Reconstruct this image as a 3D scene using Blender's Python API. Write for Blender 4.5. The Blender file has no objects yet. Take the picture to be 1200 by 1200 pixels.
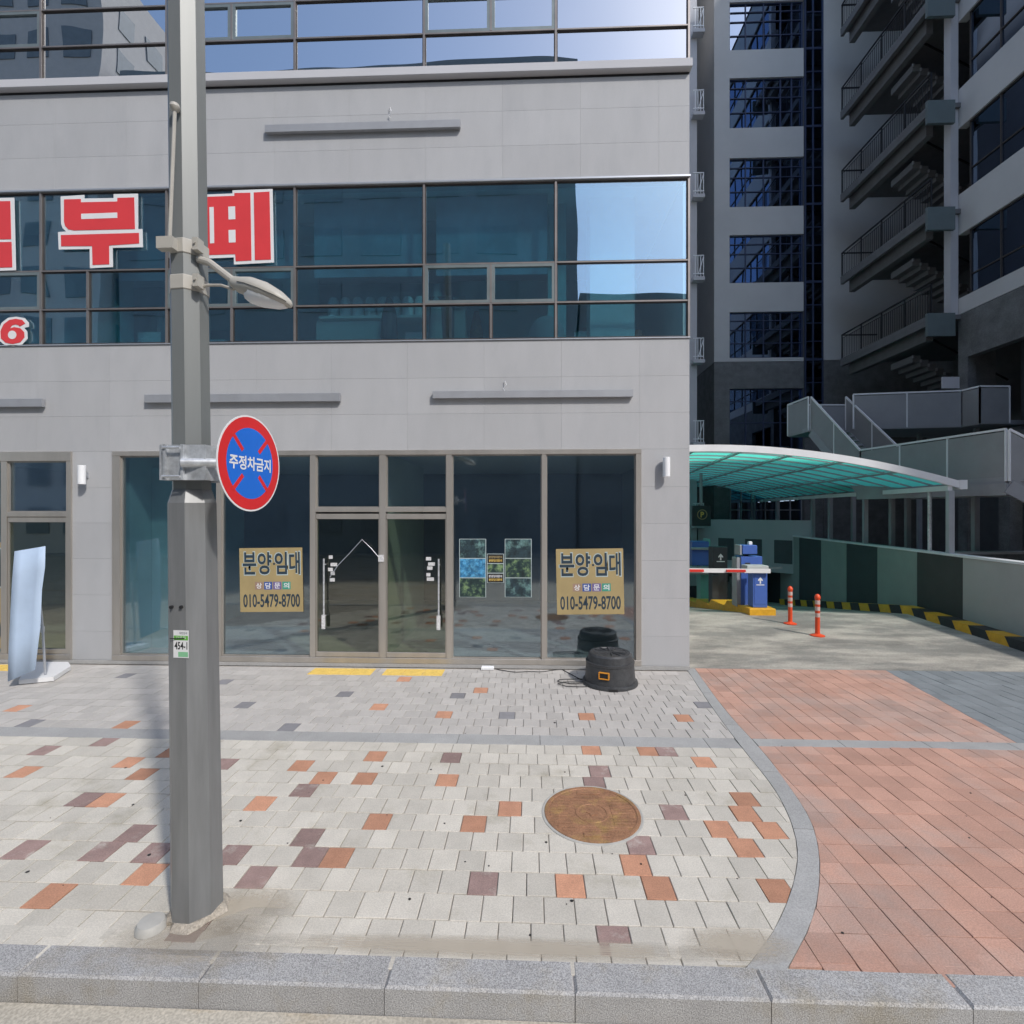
import bpy, bmesh, math, random
from mathutils import Vector, Matrix
R = math.radians
rnd = random.Random(7)
SC = bpy.context.scene
C = SC.collection

# ------------------------------------------------------------------ camera, sky, sun, exposure
YAW = R(2.1)
CAMH = 2.5
cam_d = bpy.data.cameras.new('camera'); cam = bpy.data.objects.new('camera', cam_d); C.objects.link(cam)
cam.location = (0, 0, CAMH); cam.rotation_euler = (R(90), 0, YAW)
cam_d.angle = R(90); cam_d.clip_end = 1000; cam_d.clip_start = 0.05
SC.camera = cam
SUN = Vector((0.64, -0.77, 1.0)).normalized()          # towards the sun
w = bpy.data.worlds.new('World'); SC.world = w; w.use_nodes = True
nt = w.node_tree; bg = nt.nodes['Background']
sky = nt.nodes.new('ShaderNodeTexSky'); sky.sky_type = 'NISHITA'; sky.sun_disc = False
sky.sun_elevation = math.asin(SUN.z); sky.sun_rotation = math.atan2(SUN.x, SUN.y)
sky.air_density = 1.0; sky.dust_density = 1.2; sky.ozone_density = 1.2
nt.links.new(sky.outputs[0], bg.inputs[0]); bg.inputs[1].default_value = 0.15
sd = bpy.data.lights.new('sun', 'SUN'); so = bpy.data.objects.new('sun', sd); C.objects.link(so)
sd.energy = 2.0; sd.angle = R(3.0); sd.color = (1.0, 0.955, 0.90)
so.rotation_euler = (-SUN).to_track_quat('-Z', 'Y').to_euler()
SC.view_settings.view_transform = 'Standard'; SC.view_settings.look = 'None'
SC.view_settings.exposure = 0.60; SC.view_settings.gamma = 1.0
SC.view_settings.use_curve_mapping = False
SC.render.engine = 'CYCLES'
SC.cycles.max_bounces = 8; SC.cycles.transparent_max_bounces = 12

# ------------------------------------------------------------------ where things stand
ca, sa = math.cos(YAW), math.sin(YAW)
def ray(px, py):
    xc = (px-600)/600; up = (600-py)/600
    return xc*ca-sa, xc*sa+ca, up
def F(px, py, Y=8.2):
    x, y, u = ray(px, py); t = Y/y; return x*t, CAMH+u*t
def G(px, py, z=0.0):
    x, y, u = ray(px, py); t = (z-CAMH)/u; return x*t, y*t
def W(xc, zc):                       # along / across the view axis -> world
    return xc*ca-zc*sa, xc*sa+zc*ca
FY = 8.2                             # the shop front's wall face

# ------------------------------------------------------------------ materials
M = {}
def node(nt, t, **kw):
    n = nt.nodes.new(t)
    for k, v in kw.items(): setattr(n, k, v)
    return n
def mat(name, col, rough=0.7, metal=0.0, var=0.12, scale=3.0, stretch=(1,1,1), speck=0.0, speck_scale=160, bump=0.0,
        bump_scale=60, tint=0.0, col2=None, patch=0.5, patch_scale=1.0, spec=0.5, alpha=None, emit=None):
    m = bpy.data.materials.new(name); m.use_nodes = True; nt = m.node_tree
    b = nt.nodes['Principled BSDF']; L = nt.links.new
    b.inputs['Roughness'].default_value = rough; b.inputs['Metallic'].default_value = metal
    b.inputs['Specular IOR Level'].default_value = spec
    geo = node(nt, 'ShaderNodeNewGeometry')
    mp = node(nt, 'ShaderNodeMapping'); mp.inputs['Scale'].default_value = stretch; L(geo.outputs['Position'], mp.inputs[0])
    n1 = node(nt, 'ShaderNodeTexNoise'); n1.inputs['Scale'].default_value = scale; n1.inputs['Detail'].default_value = 7
    n1.inputs['Roughness'].default_value = 0.62; L(mp.outputs[0], n1.inputs['Vector'])
    mr = node(nt, 'ShaderNodeMapRange'); mr.inputs['From Min'].default_value = .3; mr.inputs['From Max'].default_value = .7
    mr.inputs['To Min'].default_value = 1-var; mr.inputs['To Max'].default_value = 1+var; L(n1.outputs[0], mr.inputs[0])
    last = mr.outputs[0]
    if speck:
        n2 = node(nt, 'ShaderNodeTexNoise'); n2.inputs['Scale'].default_value = speck_scale; n2.inputs['Detail'].default_value = 2
        L(geo.outputs['Position'], n2.inputs['Vector'])
        m2 = node(nt, 'ShaderNodeMapRange'); m2.inputs['From Min'].default_value = .35; m2.inputs['From Max'].default_value = .65
        m2.inputs['To Min'].default_value = 1-speck; m2.inputs['To Max'].default_value = 1+speck; L(n2.outputs[0], m2.inputs[0])
        mu = node(nt, 'ShaderNodeMath', operation='MULTIPLY'); L(last, mu.inputs[0]); L(m2.outputs[0], mu.inputs[1]); last = mu.outputs[0]
    if tint:
        oi = node(nt, 'ShaderNodeObjectInfo'); at = node(nt, 'ShaderNodeAttribute'); at.attribute_name = 'tint'
        ad = node(nt, 'ShaderNodeMath', operation='ADD'); L(oi.outputs['Random'], ad.inputs[0]); L(at.outputs['Fac'], ad.inputs[1])
        fr = node(nt, 'ShaderNodeMath', operation='FRACT'); L(ad.outputs[0], fr.inputs[0])
        m3 = node(nt, 'ShaderNodeMapRange'); m3.inputs['To Min'].default_value = 1-tint; m3.inputs['To Max'].default_value = 1+tint*0.6
        L(fr.outputs[0], m3.inputs[0])
        mu = node(nt, 'ShaderNodeMath', operation='MULTIPLY'); L(last, mu.inputs[0]); L(m3.outputs[0], mu.inputs[1]); last = mu.outputs[0]
    base = node(nt, 'ShaderNodeRGB'); base.outputs[0].default_value = (*col, 1); bc = base.outputs[0]
    if col2:
        n3 = node(nt, 'ShaderNodeTexNoise'); n3.inputs['Scale'].default_value = patch_scale; n3.inputs['Detail'].default_value = 9
        n3.inputs['Roughness'].default_value = .68; L(mp.outputs[0], n3.inputs['Vector'])
        m4 = node(nt, 'ShaderNodeMapRange'); m4.inputs['From Min'].default_value = patch-.06; m4.inputs['From Max'].default_value = patch+.09
        L(n3.outputs[0], m4.inputs[0])
        mx = node(nt, 'ShaderNodeMix', data_type='RGBA'); L(m4.outputs[0], mx.inputs[0]); L(bc, mx.inputs[6]); mx.inputs[7].default_value = (*col2, 1)
        bc = mx.outputs[2]
    vm = node(nt, 'ShaderNodeVectorMath', operation='SCALE'); L(bc, vm.inputs[0]); L(last, vm.inputs['Scale'])
    L(vm.outputs[0], b.inputs['Base Color'])
    if bump:
        n4 = node(nt, 'ShaderNodeTexNoise'); n4.inputs['Scale'].default_value = bump_scale; n4.inputs['Detail'].default_value = 4
        L(geo.outputs['Position'], n4.inputs['Vector'])
        bp = node(nt, 'ShaderNodeBump'); bp.inputs['Strength'].default_value = bump; bp.inputs['Distance'].default_value = .01
        L(n4.outputs[0], bp.inputs['Height']); L(bp.outputs[0], b.inputs['Normal'])
    if emit:
        b.inputs['Emission Color'].default_value = (*emit[:3], 1); b.inputs['Emission Strength'].default_value = emit[3]
    if alpha is not None: b.inputs['Alpha'].default_value = alpha
    M[name] = m; return m
def glass(name, tint, refl=0.3, rough=0.0, wobble=0.0, rcol=(1,1,1)):
    m = bpy.data.materials.new(name); m.use_nodes = True; nt = m.node_tree; L = nt.links.new
    for n in list(nt.nodes): nt.nodes.remove(n)
    out = node(nt, 'ShaderNodeOutputMaterial'); tr = node(nt, 'ShaderNodeBsdfTransparent'); gl = node(nt, 'ShaderNodeBsdfGlossy')
    tr.inputs[0].default_value = (*tint, 1); gl.inputs['Roughness'].default_value = rough; gl.inputs['Color'].default_value = (*rcol, 1)
    fr = node(nt, 'ShaderNodeLayerWeight'); fr.inputs['Blend'].default_value = .35
    mr = node(nt, 'ShaderNodeMapRange'); mr.inputs['To Min'].default_value = refl; mr.inputs['To Max'].default_value = min(1, refl+.45)
    L(fr.outputs['Fresnel'], mr.inputs[0])
    mx = node(nt, 'ShaderNodeMixShader'); L(mr.outputs[0], mx.inputs[0]); L(tr.outputs[0], mx.inputs[1]); L(gl.outputs[0], mx.inputs[2])
    if wobble:
        geo = node(nt, 'ShaderNodeNewGeometry')
        n4 = node(nt, 'ShaderNodeTexNoise'); n4.inputs['Scale'].default_value = 0.9; n4.inputs['Detail'].default_value = 0
        L(geo.outputs['Position'], n4.inputs['Vector'])
        bp = node(nt, 'ShaderNodeBump'); bp.inputs['Strength'].default_value = wobble; bp.inputs['Distance'].default_value = .05
        L(n4.outputs[0], bp.inputs['Height']); L(bp.outputs[0], gl.inputs['Normal'])
    L(mx.outputs[0], out.inputs[0]); M[name] = m; return m

mat('stone', (.405,.408,.415), .75, var=.04, scale=1.6, stretch=(1.8,1,.6), speck=.07, speck_scale=90, tint=.035, col2=(.385,.389,.398), patch=.56, patch_scale=1.1, bump=.06, bump_scale=120)
mat('dark_stone', (.15,.155,.155), .7, var=.25, scale=2.5, speck=.12, speck_scale=25)
mat('render_grey', (.55,.55,.545), .85, var=.06, scale=.5)
mat('render_light', (.5,.5,.52), .85, var=.06, scale=.5)
mat('joint', (.16,.16,.17), .9)
mat('sand_joint', (.33,.30,.26), .95, var=.3, scale=20)
mat('paver_white', (.55,.515,.45), .85, var=.07, scale=5, speck=.10, speck_scale=110, tint=.13, bump=.25, bump_scale=150, col2=(.42,.385,.31), patch=.62, patch_scale=1.6)
mat('paver_grey', (.455,.43,.40), .85, var=.07, scale=5, speck=.10, speck_scale=110, tint=.10, bump=.25, bump_scale=150)
mat('paver_orange', (.50,.255,.16), .85, var=.12, scale=8, speck=.12, speck_scale=110, tint=.22, bump=.25, bump_scale=150)
mat('paver_brown', (.30,.205,.185), .85, var=.14, scale=8, speck=.12, speck_scale=110, tint=.2, bump=.25, bump_scale=150, col2=(.42,.36,.32), patch=.6, patch_scale=6)
mat('paver_dark', (.24,.235,.245), .85, var=.1, scale=8, speck=.1, tint=.15, bump=.2)
mat('paver_red', (.49,.285,.215), .85, var=.10, scale=2.2, speck=.12, speck_scale=110, tint=.14, bump=.25, bump_scale=150, col2=(.43,.30,.25), patch=.52, patch_scale=.7)
mat('paver_slate', (.205,.225,.235), .85, var=.10, scale=2.2, speck=.1, speck_scale=110, tint=.12, bump=.25)
mat('granite', (.355,.35,.345), .75, var=.10, scale=3, speck=.38, speck_scale=170, bump=.35, bump_scale=90, tint=.08, col2=(.31,.285,.24), patch=.56, patch_scale=1.8)
mat('granite_pale', (.35,.347,.338), .8, var=.09, scale=3, speck=.14, speck_scale=110, bump=.2, tint=.08)
mat('road', (.43,.395,.33), .92, var=.2, scale=2.5, stretch=(.6,1.6,1), speck=.18, speck_scale=70, bump=.4, bump_scale=60, col2=(.35,.27,.17), patch=.6, patch_scale=1.2)
mat('concrete', (.235,.225,.20), .9, var=.22, scale=1.3, stretch=(.7,1.5,1), speck=.12, speck_scale=40, bump=.35, bump_scale=30, col2=(.42,.39,.335), patch=.50, patch_scale=.8)
mat('ground', (.28,.27,.26), .95, var=.1, scale=.3)
mat('asphalt', (.055,.055,.057), .9, var=.2, scale=1, speck=.2, speck_scale=80)
mat('steel', (.44,.41,.37), .38, .55, var=.12, scale=2.5, stretch=(1,1,.2))
mat('dark_frame', (.07,.06,.055), .45, .4, var=.15)
mat('awning_frame', (.20,.235,.235), .4, .4); mat('mullion', (.24,.22,.21), .42, .5, var=.12)
mat('white_metal', (.78,.79,.80), .5, var=.05)
mat('aluminium', (.5,.52,.55), .35, .6, var=.06)
mat('galvanised', (.58,.60,.62), .35, .5, var=.3, scale=9, speck=.1, speck_scale=30)
mat('pole_paint', (.185,.195,.19), .45, .15, var=.07, scale=3, stretch=(3,3,.3))
mat('sleeve', (.215,.22,.222), .42, .3, var=.16, scale=3, stretch=(4,4,.4))
mat('lamp_paint', (.42,.40,.355), .45, var=.07, scale=6)
mat('black', (.015,.015,.016), .5)
mat('black_plastic', (.045,.047,.05), .45, var=.25, scale=14, speck=.15, speck_scale=60)
mat('orange_plastic', (.62,.25,.02), .5)
mat('sign_red', (.62,.022,.025), .4, var=.05)
mat('sign_blue', (.012,.14,.60), .4, var=.05)
mat('sign_white', (.72,.72,.72), .45, var=.03)
mat('letter_red', (.66,.045,.05), .5, var=.04)
mat('poster_yellow', (.37,.285,.135), .6, var=.1, scale=3)
mat('poster_ink', (.02,.04,.06), .6)
mat('poster_blue', (.04,.09,.33), .6); mat('poster_purple', (.16,.12,.30), .6); mat('poster_green', (.05,.30,.22), .6); mat('poster_brown', (.33,.22,.16), .6)
mat('photo_blue', (.03,.17,.34), .5, var=.6, scale=16, col2=(.10,.34,.55), patch=.5, patch_scale=14)
mat('photo_green', (.02,.045,.045), .5, var=.7, scale=9, col2=(.13,.20,.09), patch=.55, patch_scale=9)
mat('photo_teal', (.02,.04,.05), .5, var=.7, scale=9, col2=(.12,.22,.21), patch=.54, patch_scale=8)
mat('photo_edge', (.42,.50,.50), .5)
mat('banner', (.44,.55,.70), .7, var=.06, scale=3)
mat('cast_iron', (.30,.155,.085), .65, .1, var=.25, scale=9, speck=.2, speck_scale=90, bump=.3, col2=(.34,.21,.08), patch=.56, patch_scale=5)
mat('mortar', (.36,.32,.265), .95, var=.25, scale=14, speck=.2, speck_scale=90, bump=.6, bump_scale=40); mat('cement', (.42,.41,.38), .9, var=.12, scale=9)
mat('tactile', (.72,.50,.12), .8, var=.12, scale=9, speck=.1, speck_scale=80)
mat('yellow', (.68,.36,.02), .55, var=.14, scale=6, speck=.08)
mat('hazard_black', (.022,.022,.024), .6, var=.25, scale=8)
mat('bollard_red', (.72,.075,.02), .45, var=.08)
mat('bollard_band', (.55,.42,.38), .4, var=.15, scale=30)
mat('gate_blue', (.06,.13,.42), .4, var=.06)
mat('gate_grey', (.42,.44,.43), .5, var=.06)
mat('gate_teal', (.12,.36,.32), .5, var=.06)
mat('gate_dark', (.03,.035,.04), .5)
mat('boom_red', (.62,.03,.02), .45)
mat('wall_light', (.42,.42,.41), .8, var=.06, scale=1.5, speck=.04)
mat('wall_mid', (.28,.33,.31), .8, var=.06, scale=1.5, speck=.04)
mat('wall_dark', (.062,.064,.062), .8, var=.10, scale=1.5, speck=.04)
mat('wall_navy', (.05,.065,.07), .8, var=.10, scale=1.5, speck=.04)
mat('mesh_panel', (.36,.37,.38), .6, .2, var=.06, scale=2, alpha=.8)
mat('steel_grey', (.33,.34,.36), .55, .3, var=.08)
mat('gallery_dark', (.15,.152,.155), .8, var=.12)
mat('gallery_panel', (.12,.155,.16), .6, var=.06)
mat('blue_frame', (.03,.045,.10), .5)
mat('interior_wall', (.55,.57,.55), .85, var=.05)
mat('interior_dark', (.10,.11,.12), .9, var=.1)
mat('interior_green', (.46,.54,.46), .85, var=.05)
mat('upper_room', (.75,.80,.80), .9, var=.05); mat('interior_floor', (.52,.54,.52), .8, var=.25, scale=1.2, col2=(.40,.43,.46), patch=.55)
mat('interior_teal', (.30,.55,.56), .85, var=.15, scale=.8)
mat('interior_white', (.7,.75,.75), .8, var=.06)
mat('strip_light', (.8,.8,.8), .5, emit=(1,.97,.9,1.6))
mat('opp_window', (.17,.195,.215), .6); mat('opp_dark', (.21,.24,.26), .8, var=.1, scale=.2)
mat('opp_white', (.50,.47,.45), .85, var=.05)
mat('green_print', (.12,.42,.04), .5); mat('green_pale', (.22,.50,.28), .5); mat('tape', (.6,.6,.6), .5, var=.3, scale=40)
glass('shop_glass', (.84,.91,.93), .17, rough=.045, wobble=.015, rcol=(.85,.93,1))
glass('door_glass', (.74,.78,.68), .09)
glass('tint_glass', (.68,.95,1.0), .28, wobble=.10, rcol=(.86,.93,1))
glass('sky_glass', (.14,.30,.40), .55, wobble=.12, rcol=(.88,.94,1))
glass('far_glass', (.06,.09,.16), .34, wobble=.05, rcol=(.55,.72,1.0))
# canopy sheet: translucent teal polycarbonate
m = bpy.data.materials.new('polycarbonate'); m.use_nodes = True; nt = m.node_tree
for n in list(nt.nodes): nt.nodes.remove(n)
o_ = node(nt, 'ShaderNodeOutputMaterial'); tl = node(nt, 'ShaderNodeBsdfTranslucent'); df = node(nt, 'ShaderNodeBsdfDiffuse'); mx = node(nt, 'ShaderNodeMixShader')
tl.inputs[0].default_value = (.42,1.0,.90,1); df.inputs[0].default_value = (.16,.62,.54,1); mx.inputs[0].default_value = .15
nt.links.new(tl.outputs[0], mx.inputs[1]); nt.links.new(df.outputs[0], mx.inputs[2]); nt.links.new(mx.outputs[0], o_.inputs[0]); M['polycarbonate'] = m

# ------------------------------------------------------------------ mesh helpers
class MB:
    def __init__(s): s.v = []; s.f = []; s.mi = []; s.t = []; s.cm = 0; s.ct = 0.0
    def face(s, idx): s.f.append(idx); s.mi.append(s.cm); s.t.append(s.ct)
    def box(s, x0, x1, y0, y1, z0, z1, T=None):
        n = len(s.v); P = [(x0,y0,z0),(x1,y0,z0),(x1,y1,z0),(x0,y1,z0),(x0,y0,z1),(x1,y0,z1),(x1,y1,z1),(x0,y1,z1)]
        if T: P = [tuple(T @ Vector(p)) for p in P]
        s.v += P
        for q in ((0,3,2,1),(4,5,6,7),(0,1,5,4),(1,2,6,5),(2,3,7,6),(3,0,4,7)): s.face([n+i for i in q])
        return s
    def bbox(s, x0, x1, y0, y1, z0, z1, c=.004, T=None):    # box with chamfered long edges all round (octagonal loops)
        n = len(s.v)
        def ring(i, z): return [(x0+i,y0+i,z),(x1-i,y0+i,z),(x1-i,y1-i,z),(x0+i,y1-i,z)]
        P = ring(c,z0)+ring(0,z0+c)+ring(0,z1-c)+ring(c,z1)
        if T: P = [tuple(T @ Vector(p)) for p in P]
        s.v += P; s.face([n+3,n+2,n+1,n]); s.face([n+12,n+13,n+14,n+15])
        for k in range(3):
            for i in range(4): j = (i+1) % 4; s.face([n+4*k+i, n+4*k+j, n+4*k+4+j, n+4*k+4+i])
        return s
    def rings(s, rs, cap=True, closed=True):
        n = len(s.v); k = len(rs[0])
        for r in rs: s.v += [tuple(p) for p in r]
        for a in range(len(rs)-1):
            for i in range(k if closed else k-1):
                j = (i+1) % k; s.face([n+a*k+i, n+a*k+j, n+(a+1)*k+j, n+(a+1)*k+i])
        if cap: s.face([n+i for i in reversed(range(k))]); s.face([n+(len(rs)-1)*k+i for i in range(k)])
        return s
    def lathe(s, prof, x=0, y=0, n=20, ph=0):     # prof: (r, z)
        return s.rings([[(x+r*math.cos(2*math.pi*(i+ph)/n), y+r*math.sin(2*math.pi*(i+ph)/n), z) for i in range(n)] for r, z in prof])
    def tube(s, pts, r, n=8):
        pts = [Vector(p) for p in pts]; rs = []
        for i, p in enumerate(pts):
            d = (pts[min(i+1,len(pts)-1)]-pts[max(i-1,0)]).normalized()
            u = d.cross(Vector((0,0,1)));
            if u.length < .05: u = Vector((1,0,0))
            u.normalize(); v = d.cross(u).normalized(); rr = r[i] if isinstance(r, (list,tuple)) else r
            rs.append([p+u*rr*math.cos(2*math.pi*k/n)+v*rr*math.sin(2*math.pi*k/n) for k in range(n)])
        return s.rings(rs)
    def bar(s, p0, p1, w, h, up=(0,0,1)):         # rectangular bar from p0 to p1
        p0, p1 = Vector(p0), Vector(p1); d = (p1-p0).normalized(); u = d.cross(Vector(up))
        if u.length < .01: u = d.cross(Vector((1,0,0)))
        u.normalize(); v = u.cross(d).normalized()
        q = lambda p: [p-u*w/2-v*h/2, p+u*w/2-v*h/2, p+u*w/2+v*h/2, p-u*w/2+v*h/2]
        return s.rings([q(p0), q(p1)])
    def prism(s, poly, fn, a, b):                 # poly (u,v) -> fn(u,v,depth)
        k = len(poly); n = len(s.v); s.v += [fn(u,v,a) for u,v in poly]+[fn(u,v,b) for u,v in poly]
        s.face([n+i for i in reversed(range(k))]); s.face([n+k+i for i in range(k)])
        for i in range(k): j = (i+1) % k; s.face([n+i,n+j,n+k+j,n+k+i])
        return s
    def mesh(s, name, mats, smooth=False, off=(0,0,0)):
        me = bpy.data.meshes.new(name)
        ox, oy, oz = off
        me.from_pydata([(x-ox,y-oy,z-oz) for x,y,z in s.v], [], s.f)
        for m_ in (mats if isinstance(mats,(list,tuple)) else [mats]): me.materials.append(M[m_])
        for p, k in zip(me.polygons, s.mi): p.material_index = k; p.use_smooth = smooth
        if any(s.t):
            at = me.attributes.new('tint', 'FLOAT', 'FACE')
            for i, t in enumerate(s.t): at.data[i].value = t
        bm = bmesh.new(); bm.from_mesh(me); bmesh.ops.recalc_face_normals(bm, faces=bm.faces); bm.to_mesh(me); bm.free()
        if smooth: 
            try: me.set_sharp_from_angle(angle=R(35))
            except Exception: pass
        return me
    def build(s, name, mats, parent=None, smooth=False, **tags):
        off = (0,0,0)
        if parent is not None:
            p = parent; off = tuple(WL[p.name])
        o = bpy.data.objects.new(name, s.mesh(name, mats, smooth, off)); C.objects.link(o)
        if parent is not None: o.parent = parent
        WL[o.name] = Vector(off)
        for k, v in tags.items(): o[k] = v
        return o
WL = {}                                            # where each thing's local frame stands in the world
def thing(name, loc, label, category, group=None, kind=None):
    o = bpy.data.objects.new(name, None); C.objects.link(o); o.location = loc; WL[o.name] = Vector(loc)
    o.empty_display_size = .2
    if label: o['label'] = label
    if category: o['category'] = category
    if group: o['group'] = group
    if kind: o['kind'] = kind
    return o
def tag(o, label=None, category=None, group=None, kind=None):
    for k, v in (('label',label),('category',category),('group',group),('kind',kind)):
        if v: o[k] = v
    return o
def put(name, me, parent, loc, rot=(0,0,0)):       # another object on shared mesh data
    o = bpy.data.objects.new(name, me); C.objects.link(o); o.parent = parent
    o.location = Vector(loc) - (WL[parent.name] if parent is not None else Vector((0,0,0))); o.rotation_euler = rot
    return o
def dup(root, loc, label, rotz=None):
    r = root.copy(); C.objects.link(r); r.location = loc; r['label'] = label
    if rotz is not None: r.rotation_euler = (0,0,rotz)
    for ch in list(root.children):
        c = ch.copy(); C.objects.link(c); c.parent = r
        for g in ch.children:
            d = g.copy(); C.objects.link(d); d.parent = c
    return r
def fac(u, v, d): return (u, FY-d, v)               # facade plane: depth d towards the street
def text_obj(s, name, material, parent, x0, x1, z0, z1, fn, depth=.002, bold=0.0):
    cu = bpy.data.curves.new('t', 'FONT'); cu.body = s; cu.size = 1; cu.offset = bold; cu.fill_mode = 'FRONT'; cu.resolution_u = 3
    o = bpy.data.objects.new('t', cu); C.objects.link(o)
    dg = bpy.context.evaluated_depsgraph_get(); dg.update()
    me = bpy.data.meshes.new_from_object(o.evaluated_get(dg)); bpy.data.objects.remove(o)
    xs = [v.co.x for v in me.vertices]; ys = [v.co.y for v in me.vertices]
    if not xs: return None
    a, b, c, d = min(xs), max(xs), min(ys), max(ys)
    off = WL[parent.name] if parent is not None else Vector((0,0,0))
    for v in me.vertices:
        u = x0+(v.co.x-a)/(b-a)*(x1-x0); q = z0+(v.co.y-c)/max(d-c,1e-6)*(z1-z0)
        v.co = Vector(fn(u, q, depth))-off
    me.materials.clear(); me.materials.append(M[material])
    for p in me.polygons: p.material_index = 0
    ob = bpy.data.objects.new(name, me); C.objects.link(ob); WL[ob.name] = off.copy() if hasattr(off,'copy') else off
    if parent is not None: ob.parent = parent
    return ob

# ================================================================== THE GROUND
MB().box(-150,150,-60,160,-8.2,-8.0).build('ground', 'ground', kind='structure')
MB().box(-60,60,-13.0,2.66,-.34,-.145).build('road', 'road', kind='structure')
MB().box(-60,60,-60,-13.0,-.34,.0).build('far_pavement', 'granite_pale', kind='structure')
b_ = MB(); b_.box(-60,2.64,2.86,30,-.3,-.012); b_.box(2.64,60,2.86,8.29,-.3,-.012)
b_.build('paving_bed', 'sand_joint', kind='structure')

OUT = [G(*p) for p in ((921,1139),(952,1083),(961,1042),(961,995),(950,958),(925,921),(897,883))]+[(2.44,6.5),(2.62,8.27)]
INN = [G(*p) for p in ((873,1136),(901,1101),(917,1072),(932,1031),(936,995),(926,958),(906,921),(873,881))]+[(2.30,6.5),(2.48,8.27)]
def smooth_pts(P, it=3):
    for _ in range(it):
        Q = [P[0]]
        for a, b in zip(P, P[1:]): Q += [(a[0]*.75+b[0]*.25, a[1]*.75+b[1]*.25), (a[0]*.25+b[0]*.75, a[1]*.25+b[1]*.75)]
        P = Q+[P[-1]]
    return P
OUT = smooth_pts(OUT); INN = smooth_pts(INN)
def xb(P, y):
    if y <= P[0][1]: return P[0][0]
    for a, b in zip(P, P[1:]):
        if a[1] <= y <= b[1] and b[1] > a[1]: return a[0]+(b[0]-a[0])*(y-a[1])/(b[1]-a[1])
    return P[-1][0]
def clip(poly, nx, ny, c):                         # keep nx*x+ny*y <= c
    out = []
    for i in range(len(poly)):
        a, b = poly[i], poly[(i+1) % len(poly)]; da = nx*a[0]+ny*a[1]-c; db = nx*b[0]+ny*b[1]-c
        if da <= 0: out.append(a)
        if (da < 0 < db) or (db < 0 < da): t = da/(da-db); out.append((a[0]+(b[0]-a[0])*t, a[1]+(b[1]-a[1])*t))
    return out
def area(p): return abs(sum(p[i][0]*p[(i+1)%len(p)][1]-p[(i+1)%len(p)][0]*p[i][1] for i in range(len(p))))/2
TH = .05; GAP = .0028
def paver_mesh(w_, d_, m_, gy=GAP):
    return MB().bbox(-w_/2+GAP, w_/2-GAP, -d_/2+gy, d_/2-gy, -TH, 0, .0035 if gy == GAP else .002).mesh('paver', m_)
def field(name, tiles, mats, limit=300, w_=.195, d_=.218, gy=GAP):
    """tiles: (poly, full, cx, cy, material). The nearest become objects, the rest one mesh."""
    root = thing(name, (0,0,0), None, None, kind='structure')
    tiles.sort(key=lambda t: t[2]**2*.6+t[3]**2)
    shared = {m_: paver_mesh(w_, d_, m_, gy) for m_ in mats}
    rest = MB(); nobj = 0
    for poly, full, cx, cy, m_ in tiles:
        z = rnd.uniform(-.0018,.0018)
        if nobj < limit:
            nobj += 1
            if full: put('paver', shared[m_], root, (cx,cy,z), (rnd.uniform(-.006,.006), rnd.uniform(-.006,.006), rnd.uniform(-.006,.006)))
            else:
                pc = [(cx+(x-cx)*(1-2*GAP/w_), cy+(y-cy)*(1-2*gy/d_)) for x,y in poly]
                MB().prism(pc, lambda u,v,q: (u,v,q), -TH, z).build('paver', m_, root)
        else:
            rest.cm = mats.index(m_); rest.ct = rnd.random()*.98+.01
            pc = [(cx+(x-cx)*(1-2*GAP/w_), cy+(y-cy)*(1-2*gy/d_)) for x,y in poly]
            rest.prism(pc, lambda u,v,q: (u,v,q), -TH, z)
    if rest.f: rest.build('distant_pavers', mats, root, kind='stuff')
    return root
def inside(pt, poly):
    x0, x1 = min(p[0] for p in poly), max(p[0] for p in poly); y0, y1 = min(p[1] for p in poly), max(p[1] for p in poly)
    return x0 <= pt[0] < x1 and y0 <= pt[1] < y1
def make_tiles(ys, xmin, xmax, w_, colours, base, left=None, right=None, bond=None, xs_fn=None):
    out = []
    for r, (y0, y1) in enumerate(zip(ys, ys[1:])):
        off = (bond(r) if bond else 0)*w_
        k0 = int(math.floor((xmin-off)/w_)); k1 = int(math.ceil((xmax-off)/w_))
        for k in range(k0, k1+1):
            x0 = off+k*w_; x1 = x0+w_; poly = [(x0,y0),(x1,y0),(x1,y1),(x0,y1)]; full = True
            for P, sgn in ((right,1),(left,-1)):
                if P is None: continue
                a = xb(P, y0); b = xb(P, y1); nx, ny = (y1-y0), -(b-a); c = nx*a+ny*y0
                q = clip(poly, sgn*nx, sgn*ny, sgn*c)
                if len(q) < 3: poly = []; break
                if abs(area(q)-area(poly)) > 1e-6: full = False
                poly = q
            if not poly or area(poly) < .0015: continue
            if x0 < -1.04*y1-.6-.0*r or x0 > 1.06*y1+.9: continue      # beyond what could be seen
            cx = sum(p[0] for p in poly)/len(poly); cy = sum(p[1] for p in poly)/len(poly)
            m_ = base
            for mm, pts in colours.items():
                if any(inside(p, [(x0,y0),(x1,y1)]) for p in pts): m_ = mm
            out.append((poly, full, cx if not full else (x0+x1)/2, cy if not full else (y0+y1)/2, m_))
    return out
px = lambda L: [G(*p) for p in L]
orange = px([(300,941),(440,961),(550,965),(592,948),(520,912),(437,884),(350,896),(424,910),(375,910),(698,878),(385,1002),(551,1032),(730,1016),(685,1040),(787,1045),(767,880),(830,895),(870,940),(868,958),(833,975),(862,998),(920,980),(915,1050),(185,885),(155,897),(152,910),(132,941),(158,1025),(70,1050),(5,910),(20,1000)])
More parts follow.
